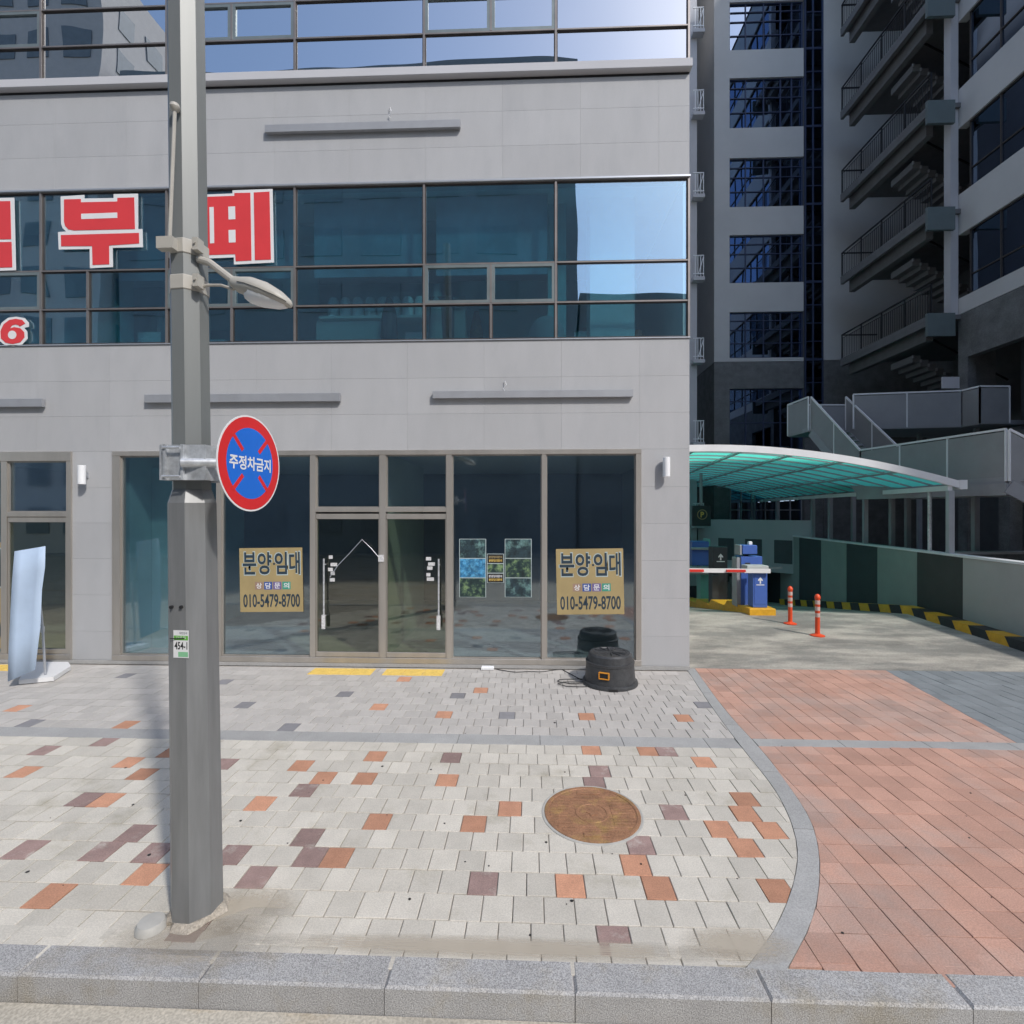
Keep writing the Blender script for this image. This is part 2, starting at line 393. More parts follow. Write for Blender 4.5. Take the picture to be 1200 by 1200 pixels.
brown = px([(52,884),(127,871),(100,941),(145,975),(40,998),(105,998),(170,998),(265,892),(350,925),(355,980),(350,1002),(270,1000),(290,1025),(528,886),(703,904),(704,917),(785,955),(583,1032),(735,1105),(740,990),(790,882),(240,1085)])
ys = [2.9+.218*i for i in range(12)]+[5.5]
t1 = make_tiles([2.868,2.897], -6, 1.3, .195, {}, 'paver_white', right=INN, bond=lambda r: .3)
t1 += make_tiles(ys, -7, 3, .195, {'paver_orange': orange, 'paver_brown': brown}, 'paver_white', right=INN, bond=lambda r: (.0,.42,.85,.3,.7,.15,.6,.05,.5,.9,.35,.75,.2)[r])
field('pavement', t1, ['paver_white','paver_orange','paver_brown'])
o2 = px([(135,853),(562,807),(448,826),(525,835),(683,839),(465,798),(5,833),(800,845)]); d2 = px([(155,790),(270,797),(283,826),(340,853),(405,811),(543,812),(603,838),(35,844),(827,829)])
ys2 = [5.745+.218*i for i in range(11)]+[8.12]
t2 = make_tiles(ys2, -10, 3, .195, {'paver_orange': o2, 'paver_dark': d2}, 'paver_grey', right=INN, bond=lambda r: (.1,.55,.0,.5,.95,.4,.9,.35,.8,.3,.7)[r])
field('shopfront_pavement', t2, ['paver_grey','paver_orange','paver_dark'])
RS = [(5.26,5.72),(5.60,8.3)]
# red fields: columns run towards the building
ysr = [2.90+.208*i for i in range(13)]+[5.56]
t3 = make_tiles(ysr, 1.2, 7, .2, {}, 'paver_red', left=OUT, bond=lambda r: 0)
t3 += make_tiles([2.87,2.90], 1.3, 7, .2, {}, 'paver_red', left=OUT)
field('red_pavement', t3, ['paver_red'], w_=.2, d_=.208, gy=.0019)
ysu = [5.745+.2125*i for i in range(12)]+[8.29]
field('upper_red_pavement', make_tiles(ysu, 2.3, 7, .2, {}, 'paver_red', left=OUT, right=RS), ['paver_red'], w_=.2, d_=.2125, gy=.0019)
field('slate_pavement', make_tiles(ysu, 5, 9.6, .2, {}, 'paver_slate', left=RS), ['paver_slate'], w_=.2, d_=.2125, gy=.0019)
# granite bands and kerb
kb = thing('kerb', (0,0,0), None, None, kind='structure')
x = -9.77
while x < 9:
    ln = 1.0
    MB().bbox(x+.002, x+ln-.002, 2.665, 2.862, -.33, .004+rnd.uniform(-.002,.002), .012).build('kerb_stone', 'granite', kb); x += ln
MB().box(-10,9.2,2.675,2.855,-.33,-.008).build('kerb_mortar','joint',kb)
cb = thing('curved_edging', (0,0,0), None, None, kind='structure')
def along(P, t):
    y = P[0][1]+(P[-1][1]-P[0][1])*t; return (xb(P,y), y)
cuts = [0, .235, .40, .60, .8, 1]
for c0, c1 in zip(cuts, cuts[1:]):
    n = 10; A = [along(INN, c0+.0006+(c1-c0-.0012)*i/n) for i in range(n+1)]; B = [along(OUT, c0+.0006+(c1-c0-.0012)*i/n) for i in range(n+1)]
    MB().prism([(a[0]+.003,a[1]) for a in A]+[(b[0]-.004,b[1]) for b in reversed(B)], lambda u,v,q: (u,v,q), -.12, .003).build('edging_stone', 'granite_pale', cb)
gb = thing('granite_band', (0,0,0), None, None, kind='structure')
x = -8.9
while x < 9.5:
    x1 = x+.9
    if x < 2.35 < x1: x1 = xb(INN,5.62)-.006
    if 2.3 < x < 2.6: x = xb(OUT,5.62)+.006
    MB().bbox(x+.002, x1-.002, 5.503 if x<2.4 else 5.565, 5.742, -.1, .001, .003).build('band_stone', 'granite_pale', gb); x = x1 if not (x1 > 2.2 and x1 < 2.4) else 2.45
# driveway and the ramp going down under the canopy
SL = .15; Y0 = 12.9
def gz(y): return 0.0 if y < Y0 else -(y-Y0)*SL
dm = MB(); prof = [8.295+i*.2875 for i in range(17)]; prof = [y for y in prof if y < Y0]+[Y0,13.4,14,16,20,26,34,44]
def zz(y): return -.004 if y <= Y0-.01 else gz(y)-.004
for a, b in zip(prof, prof[1:]):
    n = len(dm.v); dm.v += [(2.5,a,zz(a)),(30,a,zz(a)),(30,b,zz(b)),(2.5,b,zz(b))]; dm.face([n,n+1,n+2,n+3])
dm.build('driveway', 'concrete', kind='structure')
MB().prism([W(10.65,12.6),W(60,12.6),W(60,60),W(18.2,60)],lambda u,v,q:(u,v,q),-.25,-.03).build('plaza', 'granite_pale', kind='structure')

# ================================================================== MAIN BUILDING
XE = 2.51; XW = -12.0
shop = thing('office_building', (-4.7,14,0), 'pale grey stone office building with empty glazed shop units and bands of teal windows', 'building')
BT = 26.0
wl = MB()
z_ = FY+.03
for (x0,x1,z0,z1) in ((XW,XE-.03,3.50,5.25),(XW,XE-.03,7.83,9.50),(XW,XE-.03,13.2,BT),(1.75,XE-.03,0,3.5),(-7.58,-6.88,0,3.5),(XW,-10.5,0,3.5)):
    wl.box(x0,x1,z_,z_+.22,z0,z1)
wl.box(XE-.03,XE,FY+.25,22,0,BT); wl.box(XW,XE-.03,21.8,22,0,BT); wl.box(XW-.2,XW,z_,22,0,BT)
wl.box(XW,XE-.03,z_+.22,21.8,BT-.3,BT)
wl.build('wall', 'stone', shop)
sl = MB()
sl.box(XW,XE-.03,z_+.23,21.8,3.55,5.15); sl.box(XW,XE-.03,z_+.23,21.8,7.9,9.45); sl.box(XW,XE-.03,z_+.23,21.8,12.4,14.0)
sl.build('floor_slab', 'upper_room', shop)
MB().box(XW,XE-.03,FY+.10,21.8,-.05,.055).build('shop_floor', 'interior_floor', shop)
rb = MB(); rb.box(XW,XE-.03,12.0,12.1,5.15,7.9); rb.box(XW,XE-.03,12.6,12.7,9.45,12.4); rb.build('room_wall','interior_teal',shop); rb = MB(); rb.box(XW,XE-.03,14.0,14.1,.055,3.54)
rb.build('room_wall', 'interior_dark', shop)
g_ = MB(); g_.box(-2.52,-2.42,8.42,11.5,.055,3.5); g_.build('partition', 'interior_green', shop)
g_ = MB(); g_.box(-6.95,-6.85,8.5,12.0,.055,3.5); g_.box(-6.84,-6.1,9.0,9.05,.055,3.3); g_.build('partition', 'interior_teal', shop)
g_ = MB(); g_.box(-7.55,-7.45,8.5,12.0,.055,3.5); g_.build('partition', 'interior_green', shop)
# stone cladding, each panel its own piece
def panel(x0, x1, z0, z1, d=.03):
    MB().bbox(x0+.0008, x1-.0008, FY, FY+d-.001, z0+.0009, z1-.0009, .0007).build('stone_panel', 'stone', shop)
def row(x0, x1, z0, z1, sh=0.0):
    xs = [x0]; k = 1.73-20*1.24+sh
    while k < x1-.05:
        if k > x0+.12: xs.append(k)
        k += 1.24
    xs.append(x1)
    for a, b in zip(xs, xs[1:]): panel(a, b, z0, z1)
lo = [3.5,4.08,4.66,5.25]
for a, b in zip(lo, lo[1:]): row(XW, XE, a, b)
up = [7.83,8.37,8.93,9.425]
for a, b in zip(up, up[1:]): row(XW, XE, a, b, .3)
pier = [.06,.53,1.13,1.73,2.32,2.90,3.5]
for a, b in zip(pier, pier[1:]): panel(1.75, XE, a, b); panel(-7.58, -6.88, a, b)
MB().box(XW,XE,FY-.03,FY-.002,0,.058).build('plinth', 'granite_pale', shop)
MB().box(XW,XE,FY+.012,FY+.03,9.43,9.475).build('ledge_shade_strip','black',shop)  # black strip painted in as the shade below the ledge
MB().bbox(XW,XE+.02,FY-.10,FY+.05,9.475,9.61,.006).build('ledge', 'render_light', shop)
MB().bbox(XW,XE+.01,FY-.035,FY+.05,7.795,7.828,.004).build('ledge', 'aluminium', shop)
MB().bbox(XW,XE+.01,FY-.02,FY+.05,5.252,5.272,.003).build('sill', 'aluminium', shop)
for (z0,z1,nm) in ((.06,3.5,1),):
    pass
# curtain windows of the first and second floors
VX = [2.50,.40,-1.72,-3.84,-5.98,-8.12,-10.26,-11.95]
def band(zs, split_rows, gl, top):
    for v in VX: MB().box(v-.016, v+.016, FY-.012, FY+.07, zs[0], top).build('mullion', 'mullion', shop)
    for bi, (x1, x0) in enumerate(zip(VX, VX[1:])):
        for r, (z0, z1) in enumerate(zip(zs, zs[1:])):
            sub = [x0, x1]
            if bi in (1,3,5) and r in split_rows: sub = [x0, (x0+x1)/2+.02, x1]
            if bi == 4 and r in (0,1) and gl == 'tint_glass': sub = [x0, x0+.80, x1]
            MB().box(x0+.016, x1-.016, FY-.006, FY+.06, z1-.011, z1+.011).build('transom', 'mullion', shop)
            for xm in sub[1:-1]: MB().box(xm-.018, xm+.018, FY-.008, FY+.06, z0+.016, z1-.016).build('mullion', 'mullion', shop)
            for a, b in zip(sub, sub[1:]):
                awning = bi in (1,3,5) and r == split_rows[-1] and len(sub) == 3
                f = MB(); e = .045 if awning else .012; q0, q1 = a+.018, b-.018; y0, y1 = (FY-.004, FY+.05) if awning else (FY+.012, FY+.05)
                w0, w1 = z0+.013, z1-.013
                f.box(q0,q0+e,y0,y1,w0,w1); f.box(q1-e,q1,y0,y1,w0,w1); f.box(q0+e,q1-e,y0,y1,w0,w0+e); f.box(q0+e,q1-e,y0,y1,w1-e,w1)
                fo = f.build('window', 'awning_frame' if awning else 'dark_frame', shop)
                MB().box(q0+e,q1-e,FY+.024+rnd.uniform(0,.004),FY+.032,w0+e,w1-e).build('pane', gl, fo)
band([5.272,5.85,6.49,7.795], (0,1), 'tint_glass', 7.795)
band([9.61,10.21,10.82,12.2,13.2], (1,), 'sky_glass', 13.2)
# shop front: frame members, panes, doors
def member(x0,x1,z0,z1,d=.03,nm='mullion'): return MB().bbox(x0,x1,FY-d,FY+.10,z0,z1,.005).build(nm,'steel',shop)
def pane(x0,x1,z0,z1,gl='shop_glass'):
    f = MB(); e = .016; y0, y1 = FY+.0, FY+.06
    f.box(x0,x0+e,y0,y1,z0,z1); f.box(x1-e,x1,y0,y1,z0,z1); f.box(x0+e,x1-e,y0,y1,z0,z0+e); f.box(x0+e,x1-e,y0,y1,z1-e,z1)
    fo = f.build('window','steel',shop)
    MB().box(x0+e,x1-e,FY+.025,FY+.037,z0+e,z1-e).build('pane',gl,fo); return fo
member(-6.88,1.75,.06,.15,.034,'sill'); member(-6.88,1.75,3.42,3.50,.034,'head_frame')
for a, b in ((-6.88,-6.75),(-5.13,-5.05),(-3.575,-3.485),(-2.44,-2.335),(-1.355,-1.265),(.175,.245),(1.665,1.75)): member(a,b,.15,3.42)
for a, b in ((-6.75,-5.13),(-5.05,-3.575),(-1.265,.175),(.245,1.665)): pane(a+.002,b-.002,.152,3.418)
def door(x0, x1, hx):
    member(x0,x1,2.50,2.57,.026,'transom'); pane(x0+.002,x1-.002,2.572,3.418)
    r = MB(); y0, y1 = FY-.015, FY+.04; e = .012
    r.box(x0+.006,x0+.006+e,y0,y1,.2,2.38); r.box(x1-.006-e,x1-.006,y0,y1,.2,2.38)
    r.bbox(x0+.006,x1-.006,y0-.004,y1+.004,2.385,2.47,.004); r.bbox(x0+.006,x1-.006,y0-.004,y1+.004,.155,.235,.004)
    d = r.build('door','steel',shop)
    MB().box(x0+.02,x1-.02,FY+.005,FY+.017,.236,2.384).build('pane','door_glass',d)
    h = MB(); h.tube([(hx,FY-.075,.72),(hx,FY-.075,1.75)],.014,8)
    for z in (.82,1.65): h.tube([(hx,FY-.075,z),(hx,FY+.004,z)],.011,8)
    h.build('handle','galvanised',d,smooth=True)
    t = MB()
    for k in range(5):
        zc = 1.38+k*.085+rnd.uniform(-.02,.02); u = hx+(.07 if hx < (x0+x1)/2 else -.2)+rnd.uniform(-.03,.03)
        t = MB(); t.box(u,u+.12*rnd.uniform(.5,1),FY-.002,FY+.003,zc,zc+.055); t.build('tape','tape',d)
    t = MB(); t.box(hx-.03,hx+.03,FY-.092,FY-.09,.62,.85); t.build('tape','tape',d)
    return d
door(-3.485,-2.44,-3.33); door(-2.335,-1.355,-1.47)
cpts = [F(388,676),F(398,662),F(412,647),F(426,632),F(436,642),F(446,653)]; MB().tube([(x,FY-.055-.02*(k%2),z) for k,(x,z) in enumerate(cpts)],.0055,6).build('door_chain','aluminium',shop)
MB().box(F(447,653)[0]-.04,F(447,653)[0]+.05,FY-.045,FY-.031,F(447,658)[1],F(447,650)[1]).build('tape','tape',shop)
# the left-hand shop unit
member(-10.5,-7.58,.06,.15,.034,'sill'); member(-10.5,-7.58,3.34,3.50,.034,'head_frame')
for a, b in ((-7.66,-7.58),(-8.78,-8.68),(-10.5,-10.4)): member(a,b,.15,3.34)
pane(-10.398,-8.782,.152,3.338)
member(-8.68,-7.66,2.42,2.50,.026,'transom'); pane(-8.678,-7.662,2.502,3.338)
r = MB(); r.bbox(-8.67,-7.67,FY-.019,FY+.044,2.33,2.41,.004); r.bbox(-8.67,-7.67,FY-.019,FY+.044,.155,.235,.004)
r.box(-8.67,-8.655,FY-.015,FY+.04,.235,2.33); r.box(-7.685,-7.67,FY-.015,FY+.04,.235,2.33)
d = r.build('door','steel',shop); MB().box(-8.65,-7.69,FY+.005,FY+.017,.236,2.33).build('pane','door_glass',d)
# rails once made to carry signs
def rail(p0, p1, yt, yb):
    x0, z1 = F(p0, yt); x1, _ = F(p1, yt); z0 = F(p0, yb)[1]
    m_ = MB(); m_.bbox(x0,x1,FY-.075,FY-.015,z0,z1,.004)
    k = x0+.2
    while k < x1-.1: m_.box(k,k+.03,FY-.0155,FY,z0+.02,z1-.02); k += .6
    return m_.build('sign_rail','steel_grey',shop)
rail(313,540,150,159); rail(173,400,463.5,473); rail(508,741,459.5,468); rail(-60,54,469,478.5)
# cut cable ends above the rails
for q, z in ((456,133),(590,452)):
    x0, z0 = F(q, z); MB().tube([(x0,FY,z0+.05),(x0+.03,FY-.04,z0+.06),(x0+.05,FY-.05,z0),(x0,FY-.03,z0-.05),(x0+.02,FY-.02,z0-.09)],.006,6).build('cable_end','white_metal',shop)
# upstairs room contents, seen through the tinted glass
mat('brightening_teal', (.22,.38,.46), .85, var=.35, scale=.9, stretch=(1,1,.8))
for a, b in ((-5.8,-4.0),(-3.7,-1.85),(-1.6,.28),(-7.2,-6.1)): MB().bbox(a,b,8.62,8.635,6.50,7.84,.003).build('brightening_sheet','brightening_teal',shop)  # invented sheets, added to catch sun and brighten the teal panes
c_ = MB(); c_.box(1.02,1.78,8.85,9.4,5.15,7.9); c_.box(1.02,1.78,8.85,9.4,9.45,12.4); c_.build('column','interior_white',shop)
it = MB(); it.box(-9.9,-8.2,9.6,9.7,5.15,7.9); it.box(-6.9,-6.2,9.6,9.7,5.15,7.9); it.box(-7.7,-7.25,8.7,9.1,5.15,7.9)
it.box(-5.6,-4.3,10.2,10.3,6.6,7.9); it.box(-3.6,-2.0,10.6,10.7,5.15,7.1); it.box(-1.5,.2,10.4,10.5,5.15,7.2); it.box(.3,.62,9.0,9.3,5.15,7.9); it.build('curtain','interior_teal',shop)
it = MB(); it.box(-3.72,-2.45,8.75,9.3,5.15,5.80); it.build('cabinet','gate_grey',shop)
it = MB()
for k in range(8): it.lathe([(.085,5.98),(.10,6.0),(.10,6.28),(.07,6.34)], -3.55+k*.225, 9.1, 12)
it.build('stacked_cushions','interior_white',shop,smooth=True)
MB().box(-3.75,-1.8,8.95,9.3,5.93,5.975).build('shelf','interior_wall',shop)
it = MB(); it.box(-5.9,-5.5,9.0,9.4,5.15,5.6); it.box(-2.2,-1.8,8.9,9.3,5.15,5.65); it.box(.8,1.0,9.1,9.5,5.15,5.7); it.box(-7.1,-6.4,9.0,9.3,5.15,5.75); it.box(.55,2.3,10.2,10.3,5.5,5.54); it.build('cabinet','interior_white',shop)
rr_ = random.Random(3)
for k in range(26):
    x_ = rr_.uniform(-9.8,2.2); y_ = rr_.uniform(8.6,11); h_ = rr_.uniform(.3,1.3)
    q_ = MB(); (q_.bbox(x_,x_+rr_.uniform(.1,.6),y_,y_+.3,5.155,5.155+h_,.01) if k % 2 else q_.lathe([(.12,5.155),(.16,5.3),(.13,5.155+h_*.7),(.05,5.155+h_)],x_,y_,12)); q_.build('stored_item',rr_.choice(['interior_white','cast_iron','gate_dark','steel_grey','wall_mid']),shop)
for x_ in (-8.9,-6.8,-4.9,-2.9,-.8): MB().box(x_,x_+1.2,9.4,9.55,7.82,7.88).build('ceiling_lamp','interior_white',shop)
tt = thing('round_fan', (.27,8.75,5.15), 'grey round drum fan standing behind the upstairs window, half hidden by a mullion', 'fan')
c0 = Vector((.27,8.75,5.52)); m_ = MB(); m_.rings([[(c0.x+r_*math.cos(a*math.pi/14), c0.y+y_, c0.z+r_*math.sin(a*math.pi/14)) for a in range(28)] for r_, y_ in ((.2,-.12),(.29,-.1),(.30,0),(.29,.1),(.2,.12))]); m_.build('drum','steel_grey',tt,smooth=True)
MB().box(.05,.12,8.7,8.8,5.15,5.45).box(.42,.49,8.7,8.8,5.15,5.45).build('stand','black',tt)

# ------------------------------------------------------------------ things on the facade
def sconce(x, z, label):
    t = thing('wall_light', (x,FY,z), label, 'wall light', 'cylinder lights on the stone piers')
    MB().bbox(x-.03,x+.03,FY-.02,FY,z-.05,z+.05,.004).build('bracket','aluminium',t)
    MB().box(x-.015,x+.015,FY-.05,FY-.02,z-.015,z+.015).build('arm','aluminium',t)
    MB().lathe([(.05,z-.155),(.056,z-.15),(.056,z+.15),(.05,z+.155)],x,FY-.10,20).build('lamp_tube','white_metal',t,smooth=True)
    return t
sconce(F(779,548)[0],F(779,548)[1],'white cylinder wall light on the stone pier right of the shop windows')
sconce(F(102,557)[0],F(102,557)[1],'white cylinder wall light on the pier between the two shop units')
def F5(x,y): return F(x/5.455, 200+y/5.455)
def F3(x,y): return F(x/3, y/3)
def letter(polys_white, polys_red, bars, label, base):
    t = thing('sign_letter', (base[0],FY-.012,base[1]), label, 'sign letter', 'red letters across the upstairs windows')
    m_ = MB()
    for p in polys_white: m_.prism(p, fac, .012, .022)
    m_.build('outline','sign_white',t)
    m_ = MB()
    for p in polys_red: m_.prism(p, fac, .0225, .027)
    m_.build('face','letter_red',t)
    if bars:
        m_ = MB()
        for p in bars: m_.prism(p, fac, .0275, .029)
        m_.build('counter','sign_white',t)
    return t
q5 = lambda L: [F5(*p) for p in L]
q3 = lambda L: [F3(*p) for p in L]
letter([q5([(395,170),(545,160),(545,183),(733,180),(733,155),(887,152),(888,378),(915,378),(918,493),(725,497),(727,620),(582,627),(580,505),(383,508),(378,397),(430,393),(408,372),(398,345)])],
       [q5([(418,190),(525,187),(525,208),(758,203),(758,180),(865,177),(870,378),(480,387),(445,380),(425,358),(418,330)]), q5([(398,417),(895,403),(897,470),(705,483),(706,603),(600,607),(597,487),(400,488)])],
       [q5([(528,282),(758,274),(759,308),(529,316)])], 'red letter 부 edged in white on the upstairs window left of the lamp pole', F5(650,620))
letter([q3([(640,690),(820,683),(820,672),(960,667),(965,925),(825,932),(825,907),(640,915)])],
       [q3([(650,698),(827,692),(827,682),(883,681),(887,918),(832,921),(830,896),(650,902)]), q3([(895,680),(950,677),(955,915),(899,917)])],
       [q3([(740,732),(755,731),(757,858),(742,859)]), q3([(690,732),(702,731),(704,858),(692,859)]), q3([(806,730),(830,729),(831,774),(807,775)]), q3([(807,812),(831,811),(832,855),(808,856)])], 'red letter 페 edged in white half hidden by the lamp pole', F3(850,930))
letter([q5([(-300,188),(97,177),(108,640),(-300,655)])], [q5([(-280,208),(75,200),(81,443),(-280,450)]), q5([(-280,470),(83,460),(88,622),(-280,632)])], None, 'red letter edged in white cut off by the left edge of the photo', F5(0,640))
six = thing('sign_number', (F(15,405)[0],FY-.01,F(15,405)[1]), 'small red number 6 edged in white low on the upstairs window at far left', 'sign number')
SIX = [(170,980),(150,957),(110,950),(70,957),(32,985),(12,1030),(15,1075),(45,1103),(90,1111),(138,1100),(165,1068),(163,1035),(138,1010),(100,1003),(72,1012),(86,992),(108,986),(128,992),(134,1000)]
def grow(P, k): c_ = (90,1032); return [(c_[0]+(x-c_[0])*k, c_[1]+(y-c_[1])*k) for x,y in P]
MB().prism(q5([(190,975),(165,945),(112,936),(60,943),(18,975),(-6,1030),(-2,1085),(35,1115),(90,1125),(148,1113),(182,1078),(180,1030),(160,1008),(190,1000)]),fac,.012,.02).build('outline','sign_white',six)
MB().prism(q5(SIX),fac,.0205,.025).build('face','letter_red',six)
MB().prism(q5([(88+27*math.cos(k*math.pi/10),1053+27*math.sin(k*math.pi/10)) for k in range(20)]),fac,.0255,.027).build('counter','sign_white',six)
# "for sale / to let" posters
def lease(p, label):
    (x0,z1),(x1,_) = F(p[0],p[1]),F(p[2],p[1]); z0 = F(p[0],p[3])[1]
    t = thing('lease_poster', ((x0+x1)/2,FY,z0), label, 'poster', 'yellow letting posters on the shop glass')
    W_, H_ = x1-x0, z1-z0
    fn = lambda u,v,d: (x0+u*W_+v*-.02*W_, FY+.02-d, z0+v*H_+(u-.5)*.015)
    MB().prism([(0,0),(1,0),(1,1),(0,1)],fn,.0,.002).build('sheet','poster_yellow',t)
    for s_, a, b in (('분',.05,.27),('양',.29,.51),('임',.56,.755),('대',.79,.96)):
        text_obj(s_,'lettering_edge','photo_edge',t,a-.012,b+.012,.57,.95,fn,.0026,.03)
        text_obj(s_,'lettering','poster_ink',t,a,b,.585,.935,fn,.0032,.022)
    MB().prism([(.535,.735),(.565,.735),(.565,.765),(.535,.765)],fn,.002,.0032).build('dot','poster_ink',t)
    for k,(s_,m_) in enumerate((('상','poster_brown'),('담','poster_blue'),('문','poster_purple'),('의','poster_green'))):
        a = .24+k*.145
        MB().prism([(a,.35),(a+.13,.35),(a+.13,.47),(a,.47)],fn,.002,.003).build('colour_square',m_,t)
        text_obj(s_,'lettering','sign_white',t,a+.02,a+.11,.365,.455,fn,.0036,.02)
    text_obj('010-5479-8700','phone_number','poster_ink',t,.05,.95,.07,.28,fn,.0032,.02)
    return t
lease((281,642,355,717),'yellow letting poster on the shop glass just right of the lamp pole')
lease((653,643,732,720),'yellow letting poster on the right-hand shop window above the black tub')
lease((-75,636,4,760),'letting poster at the far left edge on the left-hand shop glass')
def photo_sheet(p, rows, label, writing=False):
    (x0,z1),(x1,_) = F(p[0],p[1]),F(p[2],p[1]); z0 = F(p[0],p[3])[1]
    t = thing('photo_poster', ((x0+x1)/2,FY,z0), label, 'poster', 'photo posters on the shop glass')
    MB().box(x0,x1,FY+.0175,FY+.02,z0,z1).build('sheet','photo_edge',t)
    n = len(rows); h = (z1-z0)/n
    for k, m_ in enumerate(rows):
        MB().box(x0+.01,x1-.01,FY+.0155,FY+.017,z1-(k+1)*h+.006,z1-k*h-.008).build('picture',m_,t)
    return t, x0, x1, z0, z1
photo_sheet((538,631.5,569.5,700),('photo_teal','photo_blue','photo_green'),'tall dark and blue photo poster, left of the pair on the shop window')
photo_sheet((591.5,631.5,623,700),('photo_teal','photo_green','photo_teal'),'tall dark green photo poster, right of the pair on the shop window')
t,x0,x1,z0,z1 = photo_sheet((570.5,649,590.5,683),('black','photo_green','black'),'small dark poster with lettering between the two tall photo posters')
for zf, c_ in ((.88,'poster_yellow'),(.76,'tactile'),(.22,'sign_white'),(.1,'tactile')):
    text_obj('분양임대문의','lettering',c_,t,x0+.03,x1-.03,z0+(z1-z0)*(zf-.04),z0+(z1-z0)*(zf+.05),lambda u,v,d:(u,FY+.0155-d,v),.001,.02)

# ================================================================== STREET FURNITURE
PX, PY = -2.085, 3.13
pole = thing('lamp_post', (PX,PY,0), 'tall grey eight-sided lamp post with a wide steel sleeve at the kerb', 'lamp post')
MB().lathe([(.109,2.5),(.100,9.5)],PX,PY,8,.389).build('shaft','pole_paint',pole)
MB().lathe([(.147,-.03),(.142,1.0),(.137,2.555),(.112,2.635),(.10,2.64)],PX,PY,8,.389).build('sleeve','sleeve',pole)
m_ = MB()
for dx in (-.046,.016):
    for z in (1.93,):
        m_ = MB(); m_.tube([(PX+dx,PY-.12,z),(PX+dx,PY-.143,z)],.010,8); m_.build('sleeve_hole','black',pole)
m_ = MB(); m_.box(PX-.055,PX+.035,PY-.139,PY-.137,1.74,1.745).build('seam','black',pole)
for (z, s_) in ((4.12,1),(3.90,0)):
    m_ = MB(); m_.lathe([(.109,z-.045),(.113,z-.04),(.113,z+.04),(.109,z+.045)],PX,PY,8,.389)
    m_.box(PX+.10,PX+.135,PY-.12,PY-.06,z-.04,z+.035)
    m_.tube([(PX+.117,PY-.13,z),(PX+.117,PY-.05,z)],.008,6)
    m_.build('clamp_band','lamp_paint',pole)
# small lamp on an arm
lamp_dir = Vector((.97,-.05,-.0))
ax = MB(); ax.tube([(PX+.10,PY-.06,4.05),(PX+.18,PY-.07,4.02),(PX+.35,PY-.08,3.885),(PX+.38,PY-.08,3.865)],[.022,.022,.024,.026],10)
ax.tube([(PX+.10,PY-.06,3.87),(PX+.16,PY-.07,3.885),(PX+.25,PY-.075,3.88),(PX+.33,PY-.08,3.85)],.009,8)
ax.build('arm','lamp_paint',pole,smooth=True)
def ell(prof, m_):     # lamp head built of sections along its axis
    d = Vector((.94,-.04,-.34)).normalized(); u = Vector((.04,1,0)).normalized(); v = u.cross(d).normalized()
    if v.z < 0: v = -v
    o0 = Vector((PX+.325,PY-.08,3.895)); rs = []
    for s, wdt, hu, hd, off in prof:
        rs.append([o0+d*s+v*off+u*wdt*math.cos(2*math.pi*k/18)+v*(hu if math.sin(2*math.pi*k/18) > 0 else hd)*math.sin(2*math.pi*k/18) for k in range(18)])
    m_.rings(rs)
m_ = MB(); ell([(0,.03,.035,.03,0),(.05,.045,.045,.05,0),(.12,.07,.062,.055,0),(.22,.085,.066,.05,-.006),(.32,.075,.05,.035,-.014),(.38,.045,.028,.02,-.02),(.40,.012,.01,.008,-.024)],m_); hd = m_.build('lamp_head','lamp_paint',pole,smooth=True)
m_ = MB(); ell([(.11,.04,.0,.07,-.004),(.15,.066,.0,.085,-.004),(.23,.075,.0,.078,-.01),(.32,.06,.0,.052,-.018),(.37,.03,.0,.03,-.022)],m_); m_.build('lens','white_metal',hd,smooth=True)
m_ = MB(); ell([(.06,.0535,.004,.004,.0),(.12,.0735,.004,.004,.0),(.22,.0885,.004,.004,-.006),(.32,.0785,.004,.004,-.014),(.385,.046,.004,.004,-.02)],m_); m_.build('seam','black',hd)
# flag holder: a thin rod up the left flank
m_ = MB(); m_.tube([(PX-.03,PY-.13,4.13),(PX+.012,PY-.13,4.91)],.011,8); m_.lathe([(.004,4.90),(.024,4.915),(.03,4.93),(.024,4.95),(.006,4.96)],PX+.012,PY-.13,12)
m_.box(PX-.10,PX-.0,PY-.15,PY-.10,4.08,4.15); m_.build('flag_holder','lamp_paint',pole,smooth=True)
pole.rotation_euler = (0, R(-.75), 0)
# dried mortar collar and leftover base
m_ = MB(); rr = [(a, .155+rnd.uniform(-.01,.05)) for a in range(20)]
n0 = [(PX+r_*math.cos(a*math.pi/10), PY+r_*math.sin(a*math.pi/10), .005) for a, r_ in rr]; n1 = [(PX+.15*math.cos(a*math.pi/10), PY+.15*math.sin(a*math.pi/10), .03+rnd.uniform(0,.01)) for a, r_ in rr]
m_.rings([n0,n1]); m_.build('mortar_collar','mortar',pole)
cp = MB(); cp.lathe([(.085,.0),(.082,.03),(.07,.05),(.03,.055),(.004,.055)],PX-.19,PY-.14,14); tag(cp.build('concrete_cap','cement',smooth=True),'small round weathered concrete cap on the paving beside the lamp post foot','cap')
